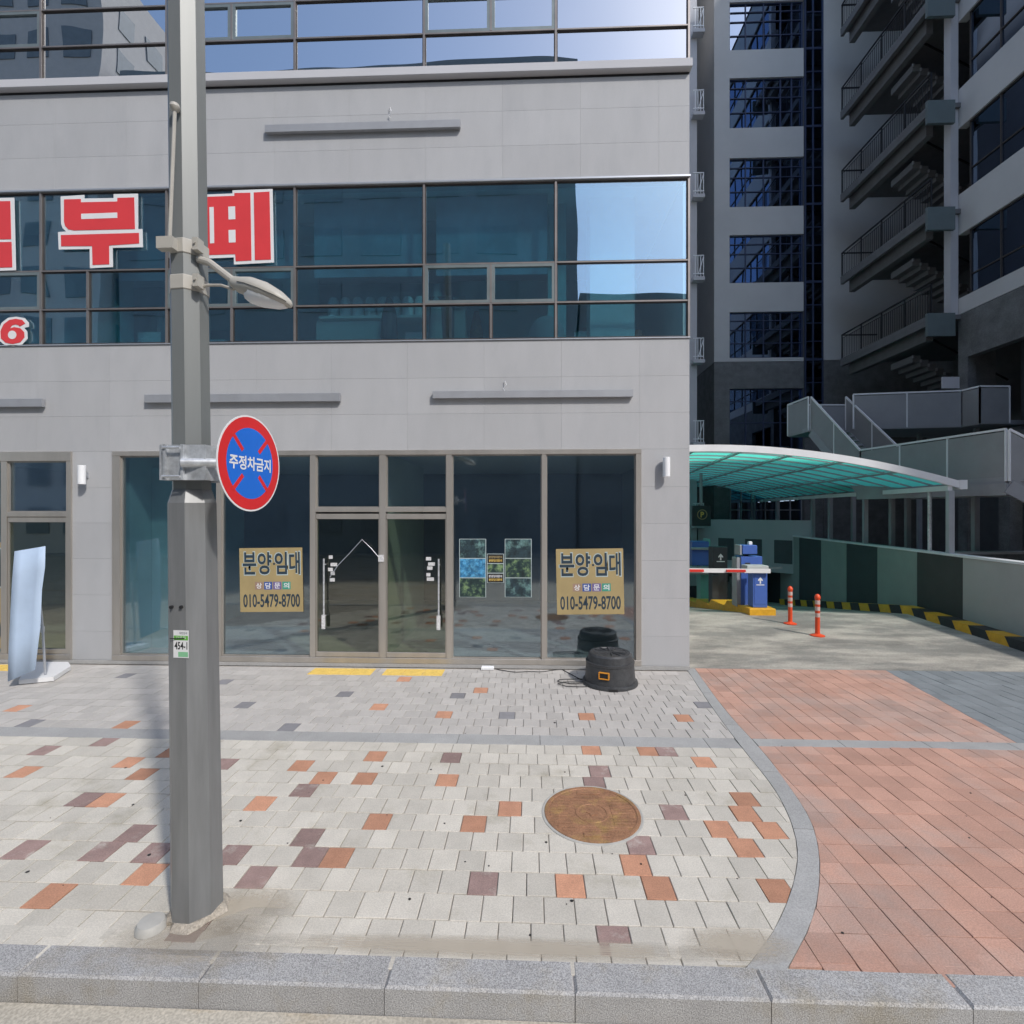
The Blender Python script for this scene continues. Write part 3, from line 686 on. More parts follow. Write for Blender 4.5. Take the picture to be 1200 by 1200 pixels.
# sand drifted round the post foot
m = bpy.data.materials.new('drifted_sand'); m.use_nodes = True; nt = m.node_tree; L = nt.links.new
bs = nt.nodes['Principled BSDF']; bs.inputs['Base Color'].default_value = (.50,.44,.35,1); bs.inputs['Roughness'].default_value = .95
tc = node(nt,'ShaderNodeTexCoord'); gr = node(nt,'ShaderNodeTexGradient'); gr.gradient_type = 'SPHERICAL'; nz = node(nt,'ShaderNodeTexNoise'); nz.inputs['Scale'].default_value = 11; nz.inputs['Roughness'].default_value = .8; nz.inputs['Detail'].default_value = 8
L(tc.outputs['Object'],gr.inputs[0]); L(tc.outputs['Object'],nz.inputs['Vector']); mm = node(nt,'ShaderNodeMath',operation='MULTIPLY'); L(gr.outputs['Fac'],mm.inputs[0]); L(nz.outputs[0],mm.inputs[1])
mr = node(nt,'ShaderNodeMapRange'); mr.inputs['From Min'].default_value = .14; mr.inputs['From Max'].default_value = .36; mr.inputs['To Max'].default_value = .6; L(mm.outputs[0],mr.inputs[0]); L(mr.outputs[0],bs.inputs['Alpha']); M['drifted_sand'] = m
for (sx_, sy_, a_, b_) in ((PX+.15,PY-.22,.85,.26),(PX+.30,PY+.02,.5,.3),(1.2,3.0,.5,.2),(-.2,2.93,2.2,.12)):
    m_ = MB(); n_ = len(m_.v); m_.v += [(-1,-1,0),(1,-1,0),(1,1,0),(-1,1,0)]; m_.face([0,1,2,3]); o_ = m_.build('drifted_sand','drifted_sand',kind='stuff'); o_.location = (sx_,sy_,.0055); o_.scale = (a_,b_,1)
# address sticker
st = thing('address_sticker', (PX-.03,PY-.15,1.62), 'white and green address sticker reading 454-1 on the lamp post sleeve', 'sticker')
SY = PY-.1475
fs = lambda u,v,d: (-2.128+u, SY-.0035-d+(u-.05)*.0, 1.635+v)
# the flat facet of the sleeve that looks at the street
ang = (8-.0)  # facet index only sets the tilt below
def stick(u,v,d):
    return (-2.12+u*ca_s-d*sa_s, SYY+u*sa_s-d*ca_s*1.0, 1.62+v)
fa = 2*math.pi*(5.389+.5)/8   # facet normal angle
apo = .1405*math.cos(math.pi/8)
nrm = Vector((math.cos(fa), math.sin(fa), 0)); tng = Vector((-math.sin(fa), math.cos(fa), 0))
def stick(u,v,d):
    p = Vector((PX,PY,0))+nrm*(apo+.0035+d)+tng*u; return (p.x,p.y,1.625+v)
MB().prism([(-.05,0),(.05,0),(.05,.165),(-.05,.165)],stick,0,.001).build('sheet','sign_white',st)
MB().prism([(-.046,.106),(.046,.106),(.046,.133),(-.046,.133)],stick,.001,.0015).build('green_bar','green_print',st)
MB().prism([(-.018,.006),(.046,.006),(.046,.036),(-.018,.036)],stick,.001,.0015).build('green_bar','green_pale',st)
text_obj('454-1','number','black',st,-.042,.042,.05,.096,stick,.0018,.02)
text_obj('가로등','lettering','sign_white',st,-.035,.035,.113,.131,stick,.002,.0)
text_obj('대한민국','lettering','poster_ink',st,-.01,.042,.141,.156,stick,.002,.0)
# no-parking sign
sg = thing('no_parking_sign', (-1.62,3.12,2.5), 'round blue and red no-parking sign clamped to the lamp post', 'road sign')
ctr = Vector((*W(-.510*3.14,3.14),2.5+57*3.12/600)); dv = Vector((*W(.15,1.0),0))-Vector((*W(0,0),0)); dv.z = 0; dv.normalize()
nv = Vector((dv.y,-dv.x,0)).normalized()            # the way the sign faces
def sf(u,v,d): p = ctr+dv*u+Vector((0,0,1))*v+nv*d; return tuple(p)
circ = lambda r_, n=48: [(r_*math.cos(2*math.pi*k/n), r_*math.sin(2*math.pi*k/n)) for k in range(n)]
RR = .293
MB().prism(circ(RR),sf,-.004,0).build('disc','sign_white',sg)
MB().prism(circ(RR*.965),sf,0,.0008).build('red_ring','sign_red',sg)
MB().prism(circ(RR*.74),sf,.0008,.0014).build('blue_field','sign_blue',sg)
for a in (45,135,225,315):
    c_, s_ = math.cos(R(a)), math.sin(R(a)); P_ = [(.36,-.045),(.80,-.045),(.80,.045),(.36,.045)]
    MB().prism([(RR*(u*c_-v*s_),RR*(u*s_+v*c_)) for u,v in P_],sf,.0014,.002).build('red_bar','sign_red',sg)
text_obj('주정차금지','lettering','sign_white',sg,-RR*.66,RR*.66,-RR*.145,RR*.145,sf,.0026,.025)
z0 = 2.69
bk = MB(); bk.box(PX-.104,PX+.14,PY-.16,PY-.13,z0,z0+.21); bk.box(PX-.104,PX+.14,PY+.10,PY+.13,z0,z0+.21)
bk.box(PX-.118,PX-.104,PY-.17,PY+.13,z0,z0+.21); bk.box(PX+.14,PX+.155,PY-.16,PY+.13,z0,z0+.21)
bk.box(PX-.088,PX-.075,PY-.185,PY-.16,z0,z0+.21); bk.box(PX+.02,PX+.035,PY-.185,PY-.16,z0,z0+.21)
bk.build('bracket','galvanised',sg)
bk = MB(); e0 = ctr-nv*.004
bk.tube([(PX+.03,PY-.19,z0+.10),(PX+.20,PY-.12,z0+.105),(e0.x-.03,e0.y-.01,z0+.11)],.028,12); bk.box(e0.x-.045,e0.x-.012,e0.y-.05,e0.y+.05,z0+.04,z0+.18); bk.build('arm','galvanised',sg,smooth=True)
bk = MB()
for z in (z0+.02,z0+.19): bk.tube([(PX-.085,PY-.19,z),(PX+.02,PY-.19,z)],.008,6)
bk.build('bolt','galvanised',sg)

# chewing-gum spots and grit trodden onto the pavers
gm = MB(); rg = random.Random(5)
spots = [G(*p) for p in ((147,900),(175,1002),(32,1022),(282,962),(156,943),(521,965),(640,987),(545,1010),(480,1054),(621,1096),(670,1056),(690,933),(810,900),(662,905),(803,932),(505,902),(448,898),(503,812),(650,847))]+[(rg.uniform(-4,2),rg.uniform(3.0,7.8)) for _ in range(40)]+[(rg.uniform(2.6,5),rg.uniform(3.2,8)) for _ in range(18)]
for k,(x_,y_) in enumerate(spots):
    r_ = rg.uniform(.006,.014) if k < 19 else rg.uniform(.003,.008)
    gm.rings([[(x_+r_*rg.uniform(.7,1.2)*math.cos(a*math.pi/4), y_+r_*rg.uniform(.7,1.2)*math.sin(a*math.pi/4), z_) for a in range(8)] for z_ in (.0,.0035)])
gm.build('gum_and_grit','black',kind='stuff')
# manhole
mh = thing('manhole_cover', (*G(694,953),0), 'rusty round cast iron manhole cover set in the pale pavers', 'manhole cover')
mx_, my_ = G(694,953); RM = .395
MB().lathe([(RM+.026,-.01),(RM+.023,.004),(RM+.012,.006),(RM+.01,.004)],mx_,my_,48).build('collar','cement',mh)
MB().lathe([(RM,-.01),(RM,.009),(RM-.01,.011),(RM-.03,.011),(RM-.034,.005),(.14,.005),(.137,.010),(.118,.010),(.115,.0055),(.004,.0055)],mx_,my_,48).build('cover','cast_iron',mh)
rb = MB()
for k in range(-6,7):
    y = k*.047; 
    if abs(k) >= 6: continue
    L = math.sqrt(max(0,(RM-.045)**2-y*y))
    segs = [(-L,L)] if abs(y) > .15 else [(-L,-.16),(.16,L)]
    for a, b in segs:
        if b-a > .05: rb.bbox(mx_+a,mx_+b,my_+y-.013,my_+y+.013,.0045,.0095,.002)
rb.build('rib','cast_iron',mh)
em = MB(); em.prism([(mx_+.05*math.cos(2*math.pi*k/10)*(1 if k%2 else .6), my_+.06*math.sin(2*math.pi*k/10)*(1 if k%2 else .6)) for k in range(10)],lambda u,v,q:(u,v,q),.005,.010)
em.bbox(mx_-.10,mx_+.10,my_-.32,my_-.275,.0046,.012,.002); em.bbox(mx_-.10,mx_+.10,my_+.275,my_+.32,.0046,.012,.002); em.build('emblem','cast_iron',mh)
# upturned tub
tx, ty = 1.16, 7.55
tb = thing('plastic_tub', (tx,ty,0), 'black plastic drum-shaped tub standing on the paving before the right shop window', 'tub')
MB().lathe([(.40,0),(.405,.02),(.395,.05),(.365,.055),(.345,.30),(.352,.305),(.352,.335),(.325,.34),(.312,.43),(.29,.452),(.24,.455),(.235,.448),(.004,.448)],tx,ty,40).build('body','black_plastic',tb,smooth=True)
rb = MB()
for k in range(12):
    a = 2*math.pi*k/12; T = Matrix.Translation((tx,ty,0)) @ Matrix.Rotation(a,4,'Z'); rb.bbox(.05,.235,-.008,.008,.445,.462,.003,T)
rb.build('lid_rib','black_plastic',tb)
aa = R(-112); T = Matrix.Translation((tx,ty,0)) @ Matrix.Rotation(aa,4,'Z')
hh = MB()
for (y0,y1,z0,z1) in ((-.075,.075,.235,.25),(-.075,.075,.15,.165),(-.075,-.06,.165,.235),(.06,.075,.165,.235)): hh.bbox(.34,.378,y0,y1,z0,z1,.004,T)
hh.build('handle_surround','orange_plastic',tb)
MB().box(.345,.362,-.06,.06,.165,.235,T).build('handle_hole','black',tb)
T = Matrix.Translation((tx,ty,0)) @ Matrix.Rotation(R(-92),4,'Z'); MB().box(.38,.407,-.06,.06,.0,.035,T).build('foot_notch','black',tb)
# extension block and cable
ex, ey = G(572,783)[0], 8.095
MB().bbox(ex-.10,ex+.10,ey-.04,ey+.04,0,.055,.012).build('power_block','white_metal',label='small white plastic power block on the paving at the foot of the shop windows',category='power block')
cb_ = MB(); pts = [(ex+.1,ey,.02)]+[(ex+.1+i*.09, ey-.02-.10*math.sin(i*.30)+.02*math.sin(i*1.3), .009) for i in range(1,13)]+[(tx-.38,ty+.02,.01)]
cb_.tube(smooth_pts3(pts) if False else pts,.006,6); lp = [(tx-.55+.22*math.cos(a*.5), ty+.06+.07*math.sin(a*.5)-.01*a, .012+.004*(a%3)) for a in range(26)]; cb_.tube(lp,.006,6)
tag(cb_.build('power_cable','black',smooth=True),'black power cable running over the paving from the white block to the tub','cable')
# yellow tactile tiles
for nm, (a, b) in (('left of the second shop door',(363,437)),('below the second shop door, right of its twin',(450,520)),('at the far left by the banner',(-30,10))):
    t = thing('tactile_tiles', (G(a,788)[0],7.9,0), {363:'strip of yellow tactile tiles at the foot of the left glass door in the middle',450:'strip of yellow tactile tiles at the foot of the right glass door in the middle',-30:'yellow tactile tiles at the far left beside the banner'}[a], 'tactile paving', 'yellow tactile strips')
    x0 = G(a,788)[0]; x1 = G(b,788)[0]; n = max(1,round((x1-x0)/.3)); w_ = (x1-x0)/n
    for k in range(n):
        m_ = MB(); m_.bbox(x0+k*w_+.003,x0+(k+1)*w_-.003,7.76,8.06,-.004,.009,.003)
        for i in range(3):
            for j in range(3): m_.lathe([(.018,.008),(.012,.013)],x0+(k+.22+i*.28)*w_,7.82+j*.09,6)
        m_.build('tactile_tile','tactile',t)
# blank leaning banner on a stand
bx, by = -5.95, 6.55
bn = thing('banner_stand', (*G(52,795),0), 'blank pale blue banner leaning on a stand with a white base by the left shop', 'banner')
hx0, hy0 = G(52,793)
m_ = MB(); base = [G(*p) for p in ((22,803),(63,799),(83,786),(80,781),(43,781),(30,788))]
m_.prism(base,lambda u,v,q:(u,v,q),.012,.075); m_.build('base','sign_white',bn)
zt = 2.5-(705-600)*7.6/600
Zd = 7.62
def BP(px_, py_, zc=Zd): x_ = (px_-600)/600*zc; wx, wy = W(x_,zc); return (wx,wy,2.5-(py_-600)/600*zc)
m_ = MB(); m_.tube([BP(53,790),BP(50,735),BP(46,700)],.016,8); m_.tube([BP(50,741),BP(50,734)],.024,8); m_.tube([BP(46,700,7.6),BP(17,646,7.45)],.006,6); m_.tube([BP(46,700,7.6),BP(52,640,7.5)],.006,6); m_.build('pole','aluminium',bn,smooth=True)
m_ = MB(); left = [(17,646),(14,680),(12,720),(10,760),(9,799)]; right = [(53,640),(52.5,665),(49,690),(47,735),(41,785)]
k = len(left); vs = []
for i,(l,r_) in enumerate(zip(left,right)):
    for j in range(5):
        t_ = j/4; q = (l[0]*(1-t_)+r_[0]*t_, l[1]*(1-t_)+r_[1]*t_); zc = 7.36-.10*i/4+.05*math.sin(t_*3.14)*(1 if i%2 else .3); vs.append(BP(q[0],q[1],zc))
for i in range(k-1):
    for j in range(4): m_.v = vs; m_.face([i*5+j,i*5+j+1,(i+1)*5+j+1,(i+1)*5+j])
bo = m_.build('banner_sheet','banner',bn,smooth=True); md = bo.modifiers.new('s','SOLIDIFY'); md.thickness = .004

# ================================================================== RAMP WALL, CANOPY, GATE
def wallp(zc, off=0.0):   # the ramp wall's line; off: towards the driveway
    xc = 10.0+.158*(zc-10.0)-off*.988; return W(xc, zc+off*.156)
rw = thing('ramp_wall', (*wallp(11),0), 'long low wall of alternating grey and dark panels beside the ramp with a steel rail', 'wall')
zs_ = [5.0,6.9,9.4,11.66,13.3,15.16,17.0,18.9,20.9,23.0,25.2,27.6,30,32.5,35]
mats_ = ['wall_light','wall_light','wall_light','wall_dark']+['wall_mid','wall_navy']*6
for a, b, m_ in zip(zs_, zs_[1:], mats_):
    p0, p1 = wallp(a+.006), wallp(b-.006); q0, q1 = wallp(a+.006,-.2), wallp(b-.006,-.2); zb = -.05 if a < 12 else -4.5
    MB().prism([p0,p1,q1,q0],lambda u,v,q:(u,v,q),zb,1.46).build('wall_panel',m_,rw)
MB().bar((*wallp(5,-.1),1.49),(*wallp(35,-.1),1.49),.26,.05).build('cap_rail','white_metal',rw)
hk = thing('hazard_kerb', (*wallp(11,.7),0), 'yellow and black striped kerb along the foot of the ramp wall', 'kerb')
s = 7.0; k = 0
while s < 20:
    L = .47; z0 = gz(W(10,s)[1]); z1 = gz(W(10,s+L)[1]); off = .70 if s < 12.5 else .70+.04*(s-12.5)
    f0, f1 = wallp(s,off), wallp(s+L,off); b0, b1 = wallp(s,off-.36), wallp(s+L,off-.36)
    sh = Vector((f1[0]-f0[0],f1[1]-f0[1],0))*.42
    lo_ = [Vector((*f0,z0-.03)),Vector((*f1,z1-.03)),Vector((*b1,z1-.03)),Vector((*b0,z0-.03))]
    hi_ = [Vector((*f0,z0+.16))+sh,Vector((*f1,z1+.16))+sh,Vector((*b1,z1+.16))+sh,Vector((*b0,z0+.16))+sh]
    ins = (hi_[3]-hi_[0])*.12; hi_[0] += ins; hi_[1] += ins
    MB().rings([lo_,hi_]).build('kerb_block','yellow' if k % 2 else 'hazard_black',hk); s += L; k += 1
# canopy
cn = thing('canopy', (*W(6,13),0), 'arched canopy of teal translucent sheets on white steel over the car park ramp', 'canopy')
dW = Vector((*W(.156,.988),0)); uW = Vector((*W(-.988,.156),0)); P0 = Vector((*W(10.44,12.2),0))
def ch(u): return 4.13-.92*((5.8-u)/5.8)**2
def cp_(u, s, dz=0): p = P0+uW*u+dW*s; return Vector((p.x,p.y,ch(u)+dz))
UU = [-.25+i*7.35/24 for i in range(25)]
def arch(s, w_, h_, m_):
    rs = []
    for u in UU: rs.append([cp_(u,s-w_/2,-h_/2),cp_(u,s+w_/2,-h_/2),cp_(u,s+w_/2,h_/2),cp_(u,s-w_/2,h_/2)])
    m_.rings(rs)
m_ = MB(); arch(0,.10,.17,m_); m_.build('front_rim','white_metal',cn)
m_ = MB(); m_.bar(cp_(-.25,-.06,.02),cp_(-.25,.22,.02),.16,.22); m_.build('rim_end_plate','white_metal',cn)
NS = 26; DS = .86; NU = 6; u_e = [-.15+i*7.15/NU for i in range(NU+1)]
rm = MB(); arch(0,.05,.028,rm); rmesh = rm.mesh('rib','steel_grey')
for k in range(1,NS+1):
    o = bpy.data.objects.new('rib',rmesh); C.objects.link(o); o.parent = cn; o.location = dW*(k*DS)-WL[cn.name]
for u in u_e: MB().bar(cp_(u,.06,-.035),cp_(u,NS*DS,-.06),.05,.045).build('purlin','steel_grey',cn)
for i in range(NU):
    m_ = MB(); a, b = u_e[i]+.02, u_e[i+1]-.02; nn = 4; rs = []
    for j in range(nn+1):
        u = a+(b-a)*j/nn; rs.append([cp_(u,.05,.015),cp_(u,DS-.05,.015),cp_(u,DS-.05,.021),cp_(u,.05,.021)])
    pm = m_.rings(rs).mesh('roof_sheet','polycarbonate')
    for k in range(NS):
        o = bpy.data.objects.new('roof_sheet',pm); C.objects.link(o); o.parent = cn; o.location = dW*(k*DS)-WL[cn.name]
MB().bar(cp_(.0,.0,-.14),cp_(.0,NS*DS,-.14),.10,.12).build('eave_beam','white_metal',cn)
for s in [0+3.85*k for k in range(6)]:
    p = P0+dW*s; MB().bbox(-.06,.06,-.06,.06,1.515,ch(0)-.2,.004,Matrix.Translation((p.x,p.y,0)) @ Matrix.Rotation(math.atan2(dW.y,dW.x),4,'Z')).build('post','aluminium',cn)
    p = P0+uW*7.0+dW*s; MB().box(p.x-.05,p.x+.05,p.y-.05,p.y+.05,gz(p.y)-.1,ch(7.0)-.07).build('post','aluminium',cn)
p = P0+dW*.75; MB().lathe([(.09,1.515),(.09,1.53),(.045,1.54),(.045,ch(0)-.2)],p.x,p.y,14).build('post','galvanised',cn,smooth=True)
for s in (3.9,8.7,13):
    p = cp_(.25,s,-.25); MB().bbox(p.x-.05,p.x+.05,p.y-.08,p.y+.08,p.z-.05,p.z+.06,.01).build('flood_light','white_metal',cn)
# dark end wall of the ramp with parking sign
ew = thing('ramp_portal', (*W(9,34),-3), 'dark concrete portal closing the far end of the ramp', 'wall')
MB().prism([W(2.5,33),W(14.2,33),W(14.2,33.4),W(2.5,33.4)],lambda u,v,q:(u,v,q),1.2,2.4).build('lintel','gallery_dark',ew)
MB().prism([W(2.5,36),W(14.2,36),W(14.2,36.4),W(2.5,36.4)],lambda u,v,q:(u,v,q),-5,2.4).build('back_wall','gallery_dark',ew)
MB().prism([W(5,24),W(7.3,24),W(7.3,30),W(5,30)],lambda u,v,q:(u,v,q),-4,1.75).build('side_wall','gate_teal',ew)
ps = thing('parking_sign', (*W(7.45,20),2.0), 'black square sign with a yellow letter P in a ring at the ramp entrance', 'sign')
q0 = Vector((*W(7.05,20),0)); q1 = Vector((*W(7.95,20),0)); du = (q1-q0).normalized(); dn = Vector((du.y,-du.x,0))
fnp = lambda u,v,d: tuple(q0+du*u+dn*d+Vector((0,0,v)))
MB().prism([(0,1.95),(.72,1.95),(.72,2.75),(0,2.75)],fnp,-.1,0).build('box','gate_dark',ps)
MB().prism([(.38+.2*math.cos(k*math.pi/14),2.4+.2*math.sin(k*math.pi/14)) for k in range(28)],fnp,0,.004).build('ring','poster_yellow',ps)
MB().prism([(.38+.165*math.cos(k*math.pi/14),2.4+.165*math.sin(k*math.pi/14)) for k in range(28)],fnp,.004,.006).build('disc','gate_dark',ps)
text_obj('P','lettering','tactile',ps,.31,.45,2.29,2.51,fnp,.008,.04)
MB().prism([(.3,2.75),(.4,2.75),(.4,4.0),(.3,4.0)],fnp,-.08,-.02).build('hanger','steel_grey',ps)
# island with stepped yellow kerb, running down the ramp
il = thing('ramp_island', (5.7,12.9,0), 'yellow painted stepped concrete island carrying the barrier cabinets', 'island')
MB().bbox(5.30,5.92,12.60,13.1,-.05,.16,.015).build('island_nose','yellow',il)
for k in range(7):
    y0 = 13.1+k*1.25; zt_ = gz(y0)+.13
    P_ = [(y0,gz(y0)-.3),(y0+1.25,gz(y0+1.25)-.3),(y0+1.25,gz(y0+1.25)+.10),(y0+1.0,zt_),(y0,zt_+.02)]
    MB().prism(P_,lambda u,v,q:(q,u,v),5.32,5.97).build('island_block','yellow',il)
def cab(x0,x1,y0,y1,z0,z1,m_,name,par,c=.012): return MB().bbox(x0,x1,y0,y1,z0,z1,c).build(name,m_,par)
def arrow_logo(par, x, z, y, s_, m_='sign_white'):
    fn = lambda u,v,d: (x+u*s_, y-d, z+v*s_)
    MB().prism([(-.1,-.5),(.1,-.5),(.1,0),(.35,-.1),(.35,.1),(0,.5),(-.35,.1),(-.35,-.1),(-.1,0)],fn,.0,.003).build('logo',m_,par)
    MB().prism([(-.6,-.75),(.6,-.75),(.6,-.62),(-.6,-.62)],fn,.0,.003).build('logo_bar',m_,par)
br = thing('barrier_gate', (5.62,12.85,.16), 'blue barrier cabinet on the yellow island nose with a red and white boom', 'barrier')
cab(5.43,5.77,12.72,13.02,.162,1.06,'gate_blue','cabinet',br); MB().box(5.46,5.74,12.712,12.719,.25,1.0).build('access_panel','gate_blue',br)
cab(5.28,5.79,12.69,13.05,1.062,1.19,'gate_grey','lid',br); arrow_logo(br,5.60,.83,12.711,.16)
bm_ = MB(); bm_.bar((5.80,12.63,1.07),(2.6,12.75,1.07),.05,.10); bm_.build('boom','sign_white',br)
for a in (4.75,3.75,2.9): MB().box(a,a+.45,12.585,12.72,1.045,1.10).build('boom_stripe','boom_red',br)
tk = thing('ticket_machine', (5.68,13.5,0), 'blue ticket machine with a camera box on top behind the barrier cabinet', 'ticket machine')
gzb = gz(13.5)+.15
cab(5.40,5.93,13.35,13.72,gzb,1.36,'gate_blue','body',tk); cab(5.30,5.40,13.38,13.7,gzb,1.33,'steel_grey','side_panel',tk); cab(5.5,5.62,13.33,13.35,.95,1.2,'gate_dark','screen',tk,.002)
cab(5.52,5.62,13.45,13.55,1.36,1.42,'gate_dark','neck',tk); cab(5.42,5.78,13.3,13.62,1.42,1.65,'gate_blue','camera_box',tk); cab(5.62,5.70,13.4,13.5,1.65,1.74,'white_metal','camera',tk); cab(5.33,5.37,13.25,13.6,1.40,1.66,'steel_grey','visor',tk)
dk = thing('barrier_cabinet', (5.7,15.8,0), 'dark grey barrier cabinet with white arrow logo and grey arm down the ramp', 'barrier')
gzb = gz(15.8)+.1
cab(5.46,5.90,15.6,15.95,gzb,1.45,'gate_dark','cabinet',dk); arrow_logo(dk,5.70,1.15,15.597,.2); cab(5.42,5.6,15.5,15.6,gzb,.6,'gate_dark','lower_door',dk,.004)
MB().bar((5.9,15.55,.80),(7.6,15.8,.81),.04,.06).build('boom','steel_grey',dk)
bo_ = thing('payment_booth', (5.6,17.5,0), 'blue and teal payment machine partly hidden by the stone building corner', 'ticket machine')
gzb = gz(17.4)+.1
cab(5.66,5.95,17.3,17.7,gzb,.42,'gate_teal','lower_body',bo_); cab(5.35,5.90,17.2,17.8,.72,1.52,'gate_blue','upper_body',bo_); cab(5.3,5.95,17.1,17.19,1.25,1.33,'steel_grey','visor',bo_); cab(5.2,5.95,17.0,17.2,.45,.70,'steel_grey','tray',bo_); cab(5.9,5.95,17.2,17.8,.43,1.6,'gate_teal','edge_post',bo_)
# bollards
bl = None
for (p, lab) in (((926,731),'orange flexible bollard with pale bands, the farther left one of the pair'),((958,745),'orange flexible bollard with pale bands, the nearer right one of the pair')):
    X_, Y_ = G(*p)
    if bl is None:
        bl = thing('bollard', (X_,Y_,0), lab, 'bollard', 'orange flexible bollards on the driveway')
        MB().lathe([(.135,0),(.135,.015),(.06,.04),(.045,.05)],X_,Y_,20).build('base','bollard_red',bl,smooth=True)
        MB().lathe([(.045,.05),(.045,.74),(.055,.755),(.055,.79),(.035,.83),(.008,.845)],X_,Y_,20).build('post','bollard_red',bl,smooth=True)
        for z in (.42,.55,.68): MB().lathe([(.047,z-.04),(.047,z+.04)],X_,Y_,20).build('reflective_band','bollard_band',bl,smooth=True)
    else: dup(bl, (X_,Y_,0), lab)

# ================================================================== REAR BUILDING
an = thing('rear_building', (12,24,0), 'tall grey rear office block with blue windows, open stair galleries and a dark stone base', 'building')
YB = 26.0; TOP = 38.0
WZ = [(5.57,8.67),(10.2,12.5),(13.95,16.35),(17.75,20.2),(21.7,24.2),(25.6,28.0),(29.4,31.8),(33.2,35.6)]
m_ = MB(); dkm = MB()
def wallrow(z0, z1, x0, x1): (m_ if z0 >= 9.99 else dkm).box(x0,x1,YB,YB+.3,z0,z1)
XA, XB_, XC, XD = 9.18, 9.94, 13.67, 14.46
m_.box(XA,XB_,YB,YB+.3,10.02,TOP); dkm.box(XA,XB_,YB,YB+.3,-1,10.0)
m_.box(XA,XA+.3,YB+.3,YB+16,10.0,TOP); dkm.box(XA,XA+.3,YB+.3,YB+16,-1,9.98)
if 1: pass
for (a, b) in zip([4.1]+[w_[1] for w_ in WZ], [w_[0] for w_ in WZ]+[TOP]):
    if a < 5: dkm.box(XB_,XC-.1,YB,YB+.3,4.1,5.57)
    elif a < 9: dkm.box(XB_,XC-.1,YB,YB+.3,a,10.0); m_.box(XB_,XC-.1,YB,YB+.3,10.02,b)
    else: m_.box(XB_,XC-.1,YB,YB+.3,a,b)
m_.box(XD,24,YB-.2,YB+.1,10.0,TOP); dkm.box(XD,24,YB-.2,YB+.1,-1,9.98)
# south-going wing
XWg = 15.45; YW0, YW1 = 4.6, 19.1
LOW = 9.6
for (a, b) in zip([9.6]+[w_[1] for w_ in WZ[1:]], [w_[0] for w_ in WZ[1:]]+[TOP]): m_.box(XWg,XWg+.3,YW0,YW1,a+.02 if a==9.6 else a,b)
m_.box(XWg,25,YW0,YW0+.3,9.62,TOP); m_.box(XWg,25,YW0+.3,YW1,TOP-.3,TOP-.02); m_.box(14.5,24,YW1,YB,TOP-.3,TOP)
m_.build('wall','render_grey',an)
# ground storey openings
dkm.box(XWg,XWg+.3,YW0,15.9,3.3,9.6); dkm.box(XWg,XWg+.3,15.9,18.7,8.0,9.6); dkm.box(XWg,XWg+.3,18.7,YW1,3.3,9.6); dkm.box(XWg,XWg+.3,15.9,18.7,3.3,5.1)
for y in (5.0,7.5,9.4,11.4,13.3,15.2,17.1,18.7): dkm.box(XWg,XWg+.4,y,y+.4,-1,3.3)
dkm.box(XWg+.3,25,YW0,YW0+.3,-1,9.6); dkm.box(XWg+.3,16.5,YW1-.3,YW1,3.3,9.6)
for i_ in range(0,len(dkm.v),8):
    q_ = MB(); q_.v = dkm.v[i_:i_+8]; q_.f = [tuple(j-i_ for j in f) for f in dkm.f[i_//8*6:i_//8*6+6]]; q_.mi = [0]*6; q_.t = [0.]*6; q_.build('stone_base','dark_stone',an)
sf_ = MB(); sf_.box(24.7,24.9,YW0+.3,YB,-1,TOP-.4); sf_.box(XWg+.4,24,YW0+.3,YW1,3.3,3.5); sf_.box(XWg+3.5,XWg+3.6,YW0+.3,YB-.2,-1,3.3); sf_.box(XWg+.3,XWg+.4,15.9,18.7,5.1,5.12); sf_.box(XWg+2.2,XWg+2.3,YW0+.3,YW1,3.5,9.6)
sf_.box(XWg+1.6,XWg+1.7,YW0+.3,YW1,9.6,TOP-.3); sf_.box(XA+.3,XD,YB+2.2,YB+2.3,-1,TOP)
sf_.build('interior_wall','interior_dark',an)
for y in (12.2,13.6,15.0,16.4,17.8):
    MB().box(XWg+.5,XWg+1.9,y,y+.06,3.24,3.298).build('strip_lamp','strip_light',an)
for y in (12.3,14.2,16.1,18.0):
    MB().box(XWg+3.4,XWg+3.48,y-.05,y+.05,-1,3.3).build('shopfront_mullion','steel_grey',an)
# windows of the rear face
def grid_window(fn, U0, U1, z0, z1, nu, zr, frame, gl, d=.06):
    f = MB(); e = .05
    def bx(u0,u1,a,b): f.prism([(u0,a),(u1,a),(u1,b),(u0,b)],fn,-.05,d-.03)
    bx(U0,U1,z0,z0+e); bx(U0,U1,z1-e,z1); bx(U0,U0+e,z0+e,z1-e); bx(U1-e,U1,z0+e,z1-e)
    ws = nu if isinstance(nu,list) else [U0+(U1-U0)*k/nu for k in range(1,nu)]
    for u in ws: bx(u-.025,u+.025,z0+e,z1-e)
    us = [U0+e]+ws+[U1-e]
    for z in zr:
        for a, b in zip(us,us[1:]): bx(a+.025,b-.025,z-.02,z+.02)
    fo = f.build('window',frame,an)
    MB().prism([(U0+e,z0+e),(U1-e,z0+e),(U1-e,z1-e),(U0+e,z1-e)],fn,-.03,-.015).build('pane',gl,fo)
    return fo
fb = lambda u,v,d: (u,YB+.12-d,v)
for (a, b) in WZ:
    h = b-a; grid_window(fb,XB_,XC-.1,a,b,[XB_+.83,XB_+1.72,XB_+2.55,XB_+3.1],[a+h*.33,a+h*.62,a+h*.82] if h < 2.8 else [a+h*.45,a+h*.8],'blue_frame','far_glass')
